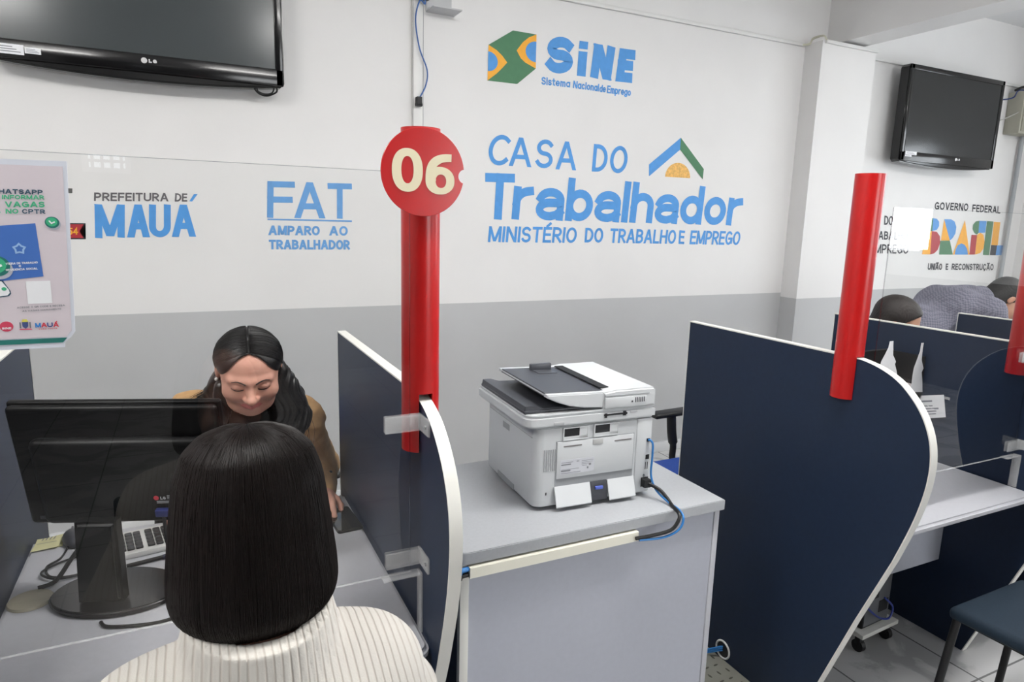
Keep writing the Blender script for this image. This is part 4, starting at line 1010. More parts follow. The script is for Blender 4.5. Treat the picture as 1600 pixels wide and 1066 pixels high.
tag(obj('network_cable', bm, M_bluecab), 'light blue network cable hanging down the right side of the printer', 'cable')

# ------------------------------------------------------------------ patterned metal plate on the floor
def plate_mat():
    m = mat('metal_floor_plate', (150, 150, 140), 0.45, metal=0.3, noise=0.08, nscale=12); return m
cp = thing('checker_plate', 'grey patterned metal plate on the floor beside the printer cabinet', 'floor plate', (1.6, 1.75, 0))
bm = NB(); box(bm, (1.432, 1.30, 0.0), (1.782, 2.3, 0.008), .001); obj('plate', bm, plate_mat(), cp)
bm = NB()
i = 0
for gy in range(24):
    for gx in range(8):
        cx = 1.452 + gx * .043 + (.0215 if gy % 2 else 0); cy = 1.33 + gy * .04
        if cx > 1.77: continue
        a = 0.1 if gy % 2 else 0.1 + PI / 2
        M_ = Matrix.Translation((cx, cy, .008)) @ Matrix.Rotation(a + PI / 4 * 0, 4, 'Z') @ Matrix.Diagonal((1.0, .34, .22, 1))
        bmesh.ops.create_icosphere(bm, subdivisions=1, radius=.0125, matrix=M_)
t_ = obj('raised_tread', bm, mat('plate_tread', (92, 92, 84), 0.4, metal=0.3), cp); t_['kind'] = 'stuff'

# ------------------------------------------------------------------ things on the first counter
ZD = 0.7305
mo = thing('computer_monitor', 'large black monitor seen from behind on the first counter', 'monitor', (-0.143, 1.76, ZD), math.radians(-19))
TILT = Matrix.Translation((0, -.03, .33)) @ Matrix.Rotation(math.radians(11), 4, 'X') @ Matrix.Translation((0, 0, -.33))
def MO(name, bm, m, parent=None, label=None):
    if name in ('bezel', 'rear_cover', 'screen', 'brand_logo', 'vent_mark', 'rating_label', 'video_plug'): bmesh.ops.transform(bm, matrix=TILT, verts=bm.verts)
    return obj(name, bm, m, parent or mo, local=True, label=label)
# local: x right, y away from the viewer (screen side), z up
MW, z0m, z1m = 0.228, 0.185, 0.502
bm = NB(); box(bm, (-MW, .0, z0m), (MW, .018, z1m), .006, seg=3)
M_mon = mat('monitor_black', (6, 6, 7), .4, spec=.18)
MO('bezel', bm, M_mon)
bm = NB(); box(bm, (-MW + .004, -.02, z0m + .004), (MW - .004, .002, z1m - .004), .012, seg=3); box(bm, (-MW + .05, -.05, z0m + .02), (MW - .02, -.015, z1m - .075), .018, seg=3); rc = MO('rear_cover', bm, M_mon)
bm = NB(); box(bm, (-MW + .012, .0175, z0m + .018), (MW - .012, .019, z1m - .012)); MO('screen', bm, M_screen)
bm = NB()
poly(bm, [(.078 + .006 * math.cos(a), -.0512, .277 + .006 * math.sin(a)) for a in [2 * PI * j / 20 for j in range(20)]], 1)
word(bm, 'LG', [(.087, .2725), (.099, .2725), (.099, .2805), (.087, .2805)], .0022, lambda v: Vector((v[0], -.0512, v[1])), 0, .2)
for q, z_ in enumerate((.2815, .2775, .2735, .2665, .2625)): box(bm, (.102 if q < 3 else .078, -.0512, z_), (.14 - .006 * (q % 2), -.0505, z_ + .0013), mi=0)
MO('brand_logo', bm, [mat('monitor_print', (170, 172, 176), .5), mat('monitor_logo_red', (190, 40, 60), .5)], rc)
bm = NB()
for k in range(3): prism(bm, [(.165 + .012 * k, .375 - .004), (.185 + .012 * k, .395 - .004), (.186 + .012 * k, .394 - .004), (.166 + .012 * k, .374 - .004)], 'y', -.0515, -.050)
MO('vent_mark', bm, mat('monitor_print', (170, 172, 176), .5), rc)
bm = NB(); box(bm, (-.20, -.0215, .205), (-.14, -.0195, .214), .0005); MO('rating_label', bm, mat('monitor_label', (70, 72, 78), .5), rc)
bm = NB(); box(bm, (.075, -.064, .232), (.11, -.05, .25), .002); MO('video_plug', bm, mat('blue_video_plug', (28, 38, 96), .4), rc)
bm = NB(); prism(bm, [(-.103, .02), (-.003, .02), (-.007, .22), (-.097, .22)], 'y', -.095, -.05, bev=.01, seg=3); MO('stand_neck', bm, M_mon)
bm = NB()
pts = [(-.045 + 0.145 * math.cos(a), -.03 + .115 * math.sin(a)) for a in [PI * k / 24 - .0 for k in range(25)]] + [(-.045 + 0.145 * math.cos(a), -.03 + .10 * math.sin(a)) for a in [PI + PI * k / 24 for k in range(1, 24)]]
prism(bm, pts, 'z', .004, .016, bev=.005, seg=3); MO('stand_base', bm, mat('monitor_base_black', (22, 22, 25), .3))
bm = NB(); prism(bm, [((p[0] + .045) * .96 - .045, p[1] * .96) for p in pts], 'z', 0, .006); MO('base_pad', bm, M_blackm)
def ML(x, y, z): return ROOT[mo.name] @ Vector((x, y, z))
bm = NB(); tube(bm, [ML(.092, -.068, .235), ML(.096, -.075, .18), ML(.102, -.07, .1), ML(.12, -.08, .03), ML(.145, -.11, .005), ML(.10, -.155, .004), ML(.0, -.165, .004), ML(-.03, -.145, .004)], .0042, 8)
tag(obj('video_cable', bm, M_blackcab), 'black cable curling from the monitor around the front of its base', 'cable')
bm = NB(); tube(bm, [(-.37, 1.845, ZD + .008), (-.335, 1.86, ZD + .012), (-.31, 1.93, ZD + .03), (-.285, 2.0, ZD + .045), (-.26, 2.05, ZD + .05)], .0055, 8)
tag(obj('antenna_rod', bm, M_blackm), 'black rod standing on the beige disc beside the monitor', 'antenna')
bm = NB(); lathe(bm, [(0, .008), (.03, .008), (.045, .006), (.048, .002), (.048, 0), (0, 0)], (-.378, 1.80, ZD), 36)
tag(obj('desk_disc', bm, mat('beige_disc', (176, 170, 150), .5)), 'flat beige disc lying on the desk beside the monitor base', 'disc')
bm = NB(); tube(bm, [(-.335, 2.06, ZD + .006), (-.345, 2.0, ZD + .004), (-.37, 1.96, ZD + .004), (-.35, 1.90, ZD + .004), (-.29, 1.89, ZD + .004), (-.25, 1.93, ZD + .01), (-.30, 1.985, ZD + .008), (-.375, 1.93, ZD + .008), (-.33, 1.875, ZD + .008), (-.24, 1.90, ZD + .004)], .003, 6)
tag(obj('mouse_cable', bm, M_blackcab), 'thin black cable in loose loops between mouse and beige disc', 'cable')
ms = thing('computer_mouse', 'dark grey computer mouse half behind the monitor stand', 'mouse', (-.325, 2.10, ZD), .2)
bm = NB(); bmesh.ops.create_uvsphere(bm, u_segments=24, v_segments=12, radius=1, matrix=Matrix.Translation((0, 0, .012)) @ Matrix.Diagonal((.029, .05, .024, 1)))
for v in bm.verts: v.co.z = max(v.co.z, 0.0005)
obj('shell', bm, mat('mouse_grey', (62, 64, 72), .35), ms, local=True)
bm = NB(); box(bm, (-.003, .012, .03), (.003, .03, .037), .002); obj('scroll_wheel', bm, M_print, ms, local=True)
sn = thing('sticky_notes', 'pale yellow sticky notes on the desk beside the navy partition', 'notes', (-.39, 2.10, ZD))
bm = NB(); box(bm, (-.42, 2.085, ZD), (-.352, 2.15, ZD + .003)); obj('pad', bm, mat('pale_yellow_paper', (220, 216, 160), .7), sn)
bm = NB(); poly(bm, [(-.424, 2.07, ZD + .0035), (-.36, 2.075, ZD + .006), (-.352, 2.138, ZD + .0145), (-.416, 2.135, ZD + .006)]); tn = obj('top_note', bm, mat('pale_yellow_note', (226, 222, 172), .7), sn)
bm = NB()
for k in range(4): stroke(bm, [(-.402 + .009 * k, 2.112), (-.399 + .009 * k, 2.128)], False, .0012, lambda v: Vector((v[0], v[1], ZD + .0142)))
stroke(bm, [(-.412, 2.10), (-.368, 2.103)], False, .001, lambda v: Vector((v[0], v[1], ZD + .0105)))
obj('handwriting', bm, M_print, tn, smooth=0)
# keyboard
kb = thing('keyboard', 'white keyboard with black keys behind the monitor', 'keyboard', (-.09, 2.02, ZD), math.radians(8))
bm = NB(); box(bm, (-.20, -.075, 0), (.225, .075, .016), .004); obj('case', bm, mat('keyboard_case', (214, 214, 212), .45), kb, local=True)
kx = [(-.185 + .0205 * k) for k in range(3)] + [(-.115 + .0205 * k) for k in range(3)] + [(-.045 + .0205 * k) for k in range(13)]
kbm = mat('black_key', (40, 40, 44), .45)
for r_ in range(5):
    for x in kx:
        bm = NB(); box(bm, (x - .0088, -.058 + .0225 * r_, .0155), (x + .0088, -.039 + .0225 * r_, .022), .002, seg=1); obj('key', bm, kbm, kb, local=True)
# pen and phone
pn = thing('ballpoint_pen', 'black pen lying between the keyboard and the monitor base', 'pen', (-.10, 1.90, ZD + .006), .2)
bm = NB(); cyl(bm, (-.085, 0, 0), (.0, 0, 0), .0055, n=14); obj('barrel', bm, M_blackm, pn, local=True)
bm = NB(); cyl(bm, (0, 0, 0), (.055, 0, 0), .0065, n=14); cyl(bm, (.002, -.0085, 0), (.04, -.0085, 0), .0015, n=8); obj('cap', bm, mat('navy_cap', (30, 34, 60), .35), pn, local=True)
ph = thing('mobile_phone', 'black mobile phone lying on the first counter beside the partition', 'phone', (.393, 1.945, ZD), math.radians(4))
bm = NB(); pts = []
for cx, cy, a0 in ((.031, .074, 0), (-.031, .074, 90), (-.031, -.074, 180), (.031, -.074, 270)):
    pts += [(cx + .008 * math.cos(math.radians(a0 + t)), cy + .008 * math.sin(math.radians(a0 + t))) for t in (0, 30, 60, 90)]
prism(bm, pts, 'z', 0, .009, bev=.002); obj('case', bm, M_blackm, ph, local=True)
bm = NB(); prism(bm, [(p[0] * .94, p[1] * .96) for p in pts], 'z', .009, .0095); obj('screen', bm, mat('phone_glass', (16, 18, 20), .06), ph, local=True)

# ------------------------------------------------------------------ second counter: notice, monitor, papers, tower
M_R = Matrix.Identity(4)
nt_ = thing('paper_notice', 'white paper notice taped on the far navy partition', 'notice', (2.71, 1.62, .90))
bm = NB(); xs = 2.716; q = [(1.70, .972), (1.572, 1.010), (1.545, .925), (1.665, .882)]
vs = []
for (a, b), dx in zip(q, (0, -.004, -.016, -.008)): vs.append((xs - dx * 0 + dx, a, b))
poly(bm, vs); poly(bm, [(p[0] + .0008, p[1], p[2]) for p in vs[::-1]]); obj('sheet', bm, M_paper, nt_)
bm = NB()
Q = [Vector(v) for v in vs]
def on(u, v): return (Q[0] * (1 - u) + Q[1] * u) * (1 - v) + (Q[3] * (1 - u) + Q[2] * u) * v + Vector((-.0012, 0, 0))
for u0, u1, v0, t in ((.22, .62, .22, .07), (.1, .62, .44, .045), (.1, .66, .56, .045), (.66, .8, .56, .07), (.1, .72, .68, .045), (.14, .7, .80, .04)):
    poly(bm, [on(u0, v0), on(u1, v0), on(u1, v0 + t), on(u0, v0 + t)])
obj('print', bm, mat('notice_print', (130, 132, 142), .6), nt_, smooth=0)
bm = NB(); box(bm, (2.7165, 1.55, .992), (2.7195, 1.60, 1.003)); obj('tape', bm, M_clip, nt_)
m2 = thing('computer_monitor', 'black monitor on the second counter behind the rounded navy partition', 'monitor', (2.19, 1.74, ZD), math.radians(6))
bm = NB(); box(bm, (-.235, 0, .13), (.235, .022, .43), .006); obj('bezel', bm, M_blackm, m2, local=True)
bm = NB(); box(bm, (-.20, -.04, .16), (.20, .002, .40), .015, seg=3); obj('rear_cover', bm, M_blackm, m2, local=True)
bm = NB(); box(bm, (-.22, .0215, .15), (.22, .0228, .415)); obj('screen', bm, M_screen, m2, local=True)
bm = NB(); box(bm, (-.04, -.05, .01), (.04, -.015, .2), .008); obj('stand_neck', bm, M_blackm, m2, local=True)
bm = NB(); box(bm, (-.13, -.11, 0), (.13, .08, .014), .006); obj('stand_base', bm, M_blackm, m2, local=True)
# document holder with sheets
dh = thing('document_tray', 'black document tray with white sheets, partly behind the red post', 'tray', (2.60, 1.72, ZD))
bm = NB(); box(bm, (2.47, 1.80, ZD), (2.705, 1.82, 1.155)); box(bm, (2.47, 1.66, ZD), (2.705, 1.80, ZD + .012)); box(bm, (2.47, 1.66, ZD + .27), (2.705, 1.80, ZD + .28)); box(bm, (2.698, 1.66, ZD), (2.705, 1.8, 1.15)); obj('case', bm, M_blackm, dh)
bm = NB()
for k in range(3): box(bm, (2.475, 1.68 - .01 * k, 1.0115 + .006 * k), (2.69, 1.79, 1.0165 + .006 * k))
obj('paper_stack', bm, mat('pinkish_paper', (222, 210, 212), .6), dh)
def sheet(label, P0, W_, H_, tilt):  # flat white shape modelled in place of a bright reflection
    bm = NB(); n = 6
    pts = []
    for i in range(n + 1):
        t = i / n; wd = W_ * (0.1 + .9 * t)
        pts.append((P0[0] - wd / 2 + .006 * math.sin(9 * t), P0[2] - H_ * t))
    for i in range(n, -1, -1):
        t = i / n; wd = W_ * (0.1 + .9 * t)
        pts.append((P0[0] + wd / 2 + .008 * math.sin(14 * t + 1), P0[2] - H_ * t + .01 * math.sin(11 * t)))
    prism(bm, pts, 'y', P0[1], P0[1] + .0015); tag(obj('reflection_shape', bm, M_paper), label, 'paper')
sheet('white cone shape standing in for a bright reflection before the black document tray', (2.465, 1.655, 1.228), .135, .155, 0)
sheet('narrow white shape standing in for a bright reflection beside the black document tray', (2.66, 1.655, 1.21), .085, .20, 0)
# computer tower on its wheeled board
tb = thing('tower_stand', 'white wheeled board under the second counter carrying the computer tower', 'stand', (2.40, 1.66, 0))
bm = NB(); Mr = Matrix.Translation((2.41, 1.66, .072)) @ Matrix.Rotation(math.radians(4), 4, 'Z'); box(bm, (-.12, -.15, 0), (.12, .15, .018), .002, M=Mr); obj('board', bm, M_edge, tb)
for a, b in ((-.09, -.12), (.09, -.12), (-.09, .12), (.09, .12)):
    bm = NB(); p = Mr @ Vector((a, b, -.047)); cyl(bm, (p.x - .01, p.y, .025), (p.x + .01, p.y, .025), .025, n=18); box(bm, (p.x - .013, p.y - .012, .03), (p.x + .013, p.y + .012, .0725), .003); obj('caster', bm, M_blackm, tb)
tw = thing('computer_tower', 'black and silver computer tower standing under the second counter', 'computer', (2.41, 1.66, .0905), math.radians(4))
bm = NB(); box(bm, (-.085, -.12, 0), (.085, .15, .33), .003); obj('case', bm, M_blackm, tw, local=True)
bm = NB(); box(bm, (-.08, -.123, .01), (.08, -.12, .32)); rp = obj('rear_panel', bm, mat('rear_panel_metal', (120, 122, 126), .35, metal=.6), tw, local=True)
bm = NB(); box(bm, (-.07, -.1245, .12), (.0, -.1232, .24)); box(bm, (.01, -.1245, .05), (.07, -.1232, .10)); obj('port_cluster', bm, M_hole, rp, local=True)
bm = NB(); box(bm, (-.06, -.1245, .25), (.06, -.1232, .305)); obj('power_supply', bm, mat('psu_grey', (84, 86, 90), .5), rp, local=True)
bm = NB(); tube(bm, [(2.18, 1.47, .30), (2.25, 1.48, .25), (2.34, 1.50, .18), (2.41, 1.51, .135), (2.47, 1.515, .12), (2.49, 1.52, .16), (2.455, 1.5345, .20)], .004, 6)
tag(obj('network_cable', bm, mat('royal_blue_cable', (44, 62, 150), .4)), 'blue cable drooping in front of the computer tower', 'cable')

# ------------------------------------------------------------------ chairs
M_teal = mat('dark_teal_upholstery', (11, 34, 50), .75, noise=.12, nscale=150, bump=.15, bscale=600)
def visitor_chair(label, x, y, rz, m_seat=M_teal):
    o = thing('visitor_chair', label, 'chair', (x, y, 0), rz)
    bm = NB(); box(bm, (-.215, -.215, .415), (.215, .215, .46), .02, seg=4)
    for v in bm.verts: v.co.z -= .012 * max(0, (v.co.y - .12) / .1)
    obj('seat', bm, m_seat, o, local=True)
    bm = NB(); box(bm, (-.21, -.265, .60), (.21, -.23, .88), .016, seg=4); obj('backrest', bm, m_seat, o, local=True)
    for sx in (-1, 1):
        for sy in (-1, 1):
            bm = NB(); cyl(bm, (sx * .195, sy * .19, .418), (sx * .215, sy * .225, 0.0), .0125, n=14); obj('leg', bm, M_blackm, o, local=True)
        bm = NB(); tube(bm, [(sx * .19, -.17, .412), (sx * .19, -.23, .46), (sx * .185, -.245, .60), (sx * .185, -.248, .72)], .011, 10); obj('back_post', bm, M_blackm, o, local=True)
    bm = NB(); box(bm, (-.2, -.2, .405), (.2, .2, .418)); obj('seat_frame', bm, M_blackm, o, local=True)
    return o
visitor_chair('dark teal visitor chair with black legs in front of the second counter', 2.405, .945, math.radians(1))
visitor_chair('visitor chair on which the customer in the white sweater sits', 0.02, .86, math.radians(-6))
M_royal = mat('royal_blue_upholstery', (24, 62, 140), .8, noise=.12, nscale=150, bump=.15, bscale=600)
def office_chair(label, x, y, rz):
    o = thing('office_chair', label, 'chair', (x, y, 0), rz)
    bm = NB(); box(bm, (-.235, -.23, .43), (.235, .23, .485), .025, seg=4); obj('seat', bm, M_royal, o, local=True)
    bm = NB(); box(bm, (-.215, .20, .56), (.215, .245, .90), .022, seg=4); obj('backrest', bm, M_royal, o, local=True)
    bm = NB(); tube(bm, [(0, .15, .435), (0, .26, .45), (0, .275, .55), (0, .25, .7)], .02, 8); obj('back_support', bm, M_blackm, o, local=True)
    for s in (-1, 1):
        bm = NB(); tube(bm, [(s * .2, .02, .43), (s * .285, .02, .44), (s * .29, .02, .52), (s * .285, .0, .60), (s * .285, -.01, .69)], lambda t: .017 + .007 * (t > .55), 10); ar = obj('armrest', bm, M_blackm, o, local=True)
        bm = NB(); box(bm, (s * .285 - .035, -.13, .69), (s * .285 + .035, .11, .718), .013, seg=4)
        for v in bm.verts: v.co.z -= .9 * max(0, -v.co.y - .09) ** 1.5
        obj('arm_pad', bm, M_blackm, ar, local=True)
    bm = NB(); cyl(bm, (0, 0, .1), (0, 0, .43), .028, n=18); obj('gas_column', bm, M_blackm, o, local=True)
    for k in range(5):
        a = 2 * PI * k / 5 + .3
        bm = NB(); tube(bm, [(0, 0, .11), (.15 * math.cos(a), .15 * math.sin(a), .10), (.28 * math.cos(a), .28 * math.sin(a), .075)], lambda t: .02 - .006 * t, 8); obj('base_spoke', bm, M_blackm, o, local=True)
        bm = NB(); p = Vector((.28 * math.cos(a), .28 * math.sin(a), .028)); cyl(bm, p + Vector((-.012, 0, 0)), p + Vector((.012, 0, 0)), .028, n=16); box(bm, (p.x - .014, p.y - .01, .03), (p.x + .014, p.y + .01, .075), .003); obj('caster', bm, M_blackm, o, local=True)
    return o
office_chair('royal blue office chair with black armrest behind the printer', 2.21, 2.315, math.radians(-90))
office_chair('office chair of the smiling clerk in the tan jacket', 0.16, 2.52, 0.0)
office_chair('office chair of the clerk whose dark head shows over the far partition', 3.0, 2.40, 0.0)

# ------------------------------------------------------------------ people: one continuous surface grown from a distance field
F4 = np.float32
def V3(*a): return np.array(a, dtype=F4)
def f_ell(p, c, r):
    q = p - V3(*c); r = V3(*r)
    k0 = np.sqrt(((q / r) ** 2).sum(1)) + 1e-9; k1 = np.sqrt(((q / (r * r)) ** 2).sum(1)) + 1e-9
    return k0 * (k0 - 1) / k1
def f_cap(p, a, b, ra, rb=None):
    rb = ra if rb is None else rb
    a = V3(*a); b = V3(*b); ab = b - a; q = p - a
    t = np.clip((q @ ab) / max(float(ab @ ab), 1e-12), 0, 1)
    return np.sqrt(((q - t[:, None] * ab) ** 2).sum(1)) - (ra + (rb - ra) * t)
def smin(a, b, k):
    h = np.clip(0.5 + 0.5 * (b - a) / k, 0, 1)
    return b + (a - b) * h - k * h * (1 - h)
def ssub(a, b, k): return -smin(-a, b, k)
def smax(a, b, k): return -smin(-a, -b, k)
def surfnet(f, lo, hi, h, B=8):
    lo = np.array(lo, dtype=float); hi = np.array(hi, dtype=float)
    nb = np.maximum(1, np.ceil((hi - lo) / (h * B)).astype(int)); n = nb * B
    g = np.stack(np.meshgrid(*[np.arange(k) for k in nb], indexing='ij'), -1).reshape(-1, 3)
    cen = (lo + (g * B + (B - 1) / 2) * h).astype(F4)
    fc = f(cen)
    act = np.abs(fc) < B * h * 0.87 * 1.5 + 0.012
    V = np.repeat(np.repeat(np.repeat(np.where(fc < 0, -1.0, 1.0).astype(F4).reshape(nb), B, 0), B, 1), B, 2)
    loc = np.stack(np.meshgrid(*[np.arange(B)] * 3, indexing='ij'), -1).reshape(-1, 3)
    ga = g[act]
    for s in range(0, len(ga), 600):
        idx = (ga[s:s + 600][:, None, :] * B + loc[None]).reshape(-1, 3)
        V[idx[:, 0], idx[:, 1], idx[:, 2]] = f((lo + idx * h).astype(F4))
    S = V < 0
    cs = n - 1
    acc_id, acc_p, quads = [], [], []
    def cid(i, j, k): return (i * cs[1] + j) * cs[2] + k
    for ax in range(3):
        sl0 = [slice(None)] * 3; sl1 = [slice(None)] * 3; sl0[ax] = slice(0, -1); sl1[ax] = slice(1, None)
        ch = np.argwhere(S[tuple(sl0)] != S[tuple(sl1)])
        if not len(ch): continue
        o1, o2 = (ax + 1) % 3, (ax + 2) % 3
        ok = (ch[:, o1] > 0) & (ch[:, o1] < n[o1] - 1) & (ch[:, o2] > 0) & (ch[:, o2] < n[o2] - 1)
        ch = ch[ok]
        nx = ch.copy(); nx[:, ax] += 1
        v0 = V[ch[:, 0], ch[:, 1], ch[:, 2]]; v1 = V[nx[:, 0], nx[:, 1], nx[:, 2]]
        t = v0 / (v0 - v1)
        P = ch.astype(float); P[:, ax] += t
        ids = []
        for d1, d2 in ((0, 0), (-1, 0), (-1, -1), (0, -1)):
            c = ch.copy(); c[:, o1] += d1; c[:, o2] += d2
            ids.append(cid(c[:, 0], c[:, 1], c[:, 2]))
            acc_id.append(ids[-1]); acc_p.append(P)
        q = np.stack(ids, 1)
        q[v0 > 0] = q[v0 > 0][:, ::-1]
        quads.append(q)
    A = np.concatenate(acc_id); PP = np.concatenate(acc_p); Q = np.concatenate(quads)
    u, inv = np.unique(A, return_inverse=True)
    cnt = np.bincount(inv).astype(float)
    vs = np.stack([np.bincount(inv, weights=PP[:, k]) / cnt for k in range(3)], 1) * h + lo
    qs = np.searchsorted(u, Q)
    return vs, qs
def np_mesh(name, vs, qs, mats, parent=None, mi=None, label=None, smooth=True):
    me = bpy.data.meshes.new(name)
    vs = np.asarray(vs, dtype=F4)
    if parent is not None and parent.name in ROOT:
        M = np.array(ROOT[parent.name].inverted()); vs = (vs @ M[:3, :3].T + M[:3, 3]).astype(F4)
    k = qs.shape[1]
    me.vertices.add(len(vs)); me.vertices.foreach_set('co', vs.ravel())
    me.loops.add(qs.size); me.loops.foreach_set('vertex_index', qs.astype(np.int32).ravel())
    me.polygons.add(len(qs)); me.polygons.foreach_set('loop_start', np.arange(0, qs.size, k, dtype=np.int32)); me.polygons.foreach_set('loop_total', np.full(len(qs), k, dtype=np.int32))
    for m in mats: me.materials.append(m)
    if mi is not None: me.polygons.foreach_set('material_index', mi.astype(np.int32))
    me.polygons.foreach_set('use_smooth', np.full(len(qs), smooth))
    me.update(calc_edges=True); me.validate()
    return link(name, me, parent, label)
def grow(name, f, lo, hi, h, mats, parent=None, pick=None, label=None):
    vs, qs = surfnet(f, lo, hi, h)
    mi = pick(vs[qs].mean(1)) if pick else None
    return np_mesh(name, vs, qs, mats, parent, mi, label)
def tubes_mesh(paths, r, n=3):
    """many thin strands at once: paths (S, T, 3)"""
    P = np.asarray(paths, dtype=float); S_, T_, _ = P.shape
    d = np.gradient(P, axis=1); d /= np.linalg.norm(d, axis=2, keepdims=True) + 1e-9
    ref = np.cross(d[:, 0], d[:, -1]) + np.array([1e-3, 2e-3, 0]); ref /= np.linalg.norm(ref, axis=1, keepdims=True) + 1e-9
    a = ref[:, None, :] - d * (d * ref[:, None, :]).sum(2, keepdims=True)      # one steady cross direction per strand
    a /= np.linalg.norm(a, axis=2, keepdims=True) + 1e-9; b = np.cross(d, a)
    taper = np.minimum(1, np.minimum(np.linspace(0.35, 8, T_), np.linspace(8, .3, T_)))[None, :, None]
    rr = (r if np.ndim(r) == 0 else np.asarray(r)[:, None, None]) * taper
    rings = np.stack([P + a * rr * math.cos(2 * PI * k / n) + b * rr * math.sin(2 * PI * k / n) for k in range(n)], 2)
    idx = np.arange(S_ * T_ * n).reshape(S_, T_, n)
    q = [np.stack([idx[:, :-1, k], idx[:, :-1, (k + 1) % n], idx[:, 1:, (k + 1) % n], idx[:, 1:, k]], -1).reshape(-1, 4) for k in range(n)]
    return rings.reshape(-1, 3), np.concatenate(q)

# ---- head in its own frame: x to the side, y out of the face, z up
def f_head(p, fem=.064, smile=1.0, jaw=.043):
    q = p.copy(); q[:, 0] = np.abs(q[:, 0])
    d = f_ell(p, (0, -.012, .042), (.076, .094, .08))
    d = smin(d, f_ell(p, (0, .028, -.03), (fem, .066, .088)), .03)
    d = smin(d, f_ell(p, (0, .05, -.085), (jaw, .037, .03)), .03)
    d = smin(d, f_ell(q, (.037, .062, -.026), (.029, .025, .026)), .02)
    d = smin(d, f_cap(q, (.008, .084, .027), (.044, .068, .025), .011, .009), .018)
    d = ssub(d, f_ell(q, (.031, .101, .010), (.017, .014, .010)), .014)
    d = smin(d, f_ell(q, (.031, .0775, .0085), (.0155, .0135, .0105)), .005)
    d = smin(d, f_cap(p, (0, .088, .014), (0, .110, -.02), .0078, .011), .014)
    d = smin(d, f_ell(p, (0, .114, -.025), (.0125, .0115, .011)), .008)
    d = smin(d, f_ell(q, (.0135, .102, -.029), (.009, .011, .0085)), .007)
    d = ssub(d, f_ell(q, (.008, .112, -.0375), (.0045, .007, .003)), .004)
    d = smin(d, f_cap(q, (0, .1, -.0535), (.021, .088, -.0535), .0058, .003), .007)
    d = smin(d, f_cap(q, (0, .098, -.0645), (.017, .088, -.0615), .0068, .003), .007)
    d = ssub(d, f_cap(q, (0, .109, -.0588), (.030, .0855, -.0535 + .002 * smile), .0016, .0016), .005)
    d = ssub(d, f_cap(q, (.021, .108, -.03), (.041, .088, -.058), .0022, .002), .012)
    d = smin(d, f_ell(p, (0, .07, -.099), (.02, .017, .015)), .02)
    d = smin(d, f_ell(q, (.0765, -.012, .0), (.008, .017, .029)), .008)
    return d
class Fig: pass
def frame(right_, fwd_, up_):
    """rows: head-side, face direction, up"""
    f = Vector(fwd_).normalized(); u = Vector(up_); u = (u - f * u.dot(f)).normalized(); r = f.cross(u)
    return np.array([list(r), list(f), list(u)], dtype=F4)
def to_head(fig, p): return ((p - V3(*fig.head)) @ fig.R.T / (fig.s * V3(*getattr(fig, 'ax', (1, 1, 1))))).astype(F4)
def from_head(fig, q): return (np.asarray(q) * fig.s * np.array(getattr(fig, 'ax', (1, 1, 1)))) @ fig.R + np.array(fig.head)

def hand_sdf(p, w, dirv, palmn, s, curl):
    """palm and five fingers: w wrist, dirv along the hand, palmn the way the palm faces; the thumb lies on side s"""
    d = Vector(dirv).normalized(); nrm = Vector(palmn); nrm = (nrm - d * nrm.dot(d)).normalized(); sd = d.cross(nrm) * s
    w = Vector(w)
    def at(a, b, c): return tuple(w + d * a + sd * b + nrm * c)
    out = f_cap(p, at(0, 0, 0), at(.03, 0, 0), .024, .024)
    for b in (-.026, -.009, .009, .026): out = smin(out, f_cap(p, at(.02, b * .6, 0), at(.078, b, 0), .014, .011), .012)
    for b, L1, L2, L3 in ((.030, .036, .024, .018), (.010, .042, .028, .02), (-.010, .039, .026, .019), (-.029, .03, .02, .016)):
        a1 = curl; x0 = .082; pts = [(x0 - .006, b * .97, 0)]
        ang = curl * .6; cx, cz = x0, 0.0
        for L_, da in ((L1, 0), (L2, curl), (L3, curl * .8)):
            ang += da; cx += L_ * math.cos(ang); cz += L_ * math.sin(ang); pts.append((cx, b * (1 + .05 * len(pts)), cz))
        fg = None
        for k, (r0, r1) in enumerate(((.0095, .0085), (.0085, .0078), (.0078, .0068))):
            c = f_cap(p, at(*pts[k]), at(*pts[k + 1]), r0, r1); fg = c if fg is None else smin(fg, c, .004)
        out = smin(out, fg, .006)
    t = [(.022, .022, .004), (.05, .044, .014), (.076, .054, .022), (.096, .055, .028)]
    th = None
    for k, (r0, r1) in enumerate(((.013, .0105), (.0105, .0095), (.0095, .008))):
        c = f_cap(p, at(*t[k]), at(*t[k + 1]), r0, r1); th = c if th is None else smin(th, c, .005)
    return smin(out, th, .010)

def f_torso(fig, p, g=0.0):
    """chest, waist and hips along the spine, thickened by g"""
    ch, pe, nb = fig.chest, fig.pelvis, fig.neck
    sl, sr = fig.sh
    d = f_cap(p, sl, sr, .052 + g, .052 + g)
    mid = [(a + b) / 2 for a, b in zip(ch, pe)]
    dx = [b - a for a, b in zip(sr, sl)]
    ln = math.sqrt(sum(v * v for v in dx)); ux = [v / ln for v in dx]
    def blob(c, w, r):
        a = [c[k] - ux[k] * w for k in range(3)]; b = [c[k] + ux[k] * w for k in range(3)]
        return f_cap(p, a, b, r + g, r + g)
    d = smin(d, blob(ch, .075, .098), .06)
    d = smin(d, blob(mid, .055, .098), .08)
    d = smin(d, blob(pe, .075, .108), .07)
    if getattr(fig, 'belly', 0): d = smin(d, blob([(a * .4 + b * .6) for a, b in zip(ch, pe)], .05, .098 + fig.belly), .08)
    d = smin(d, f_cap(p, nb, [(a * .6 + b * .4) for a, b in zip(nb, ch)], .062 + g * .6, .08 + g), .05)
    return d
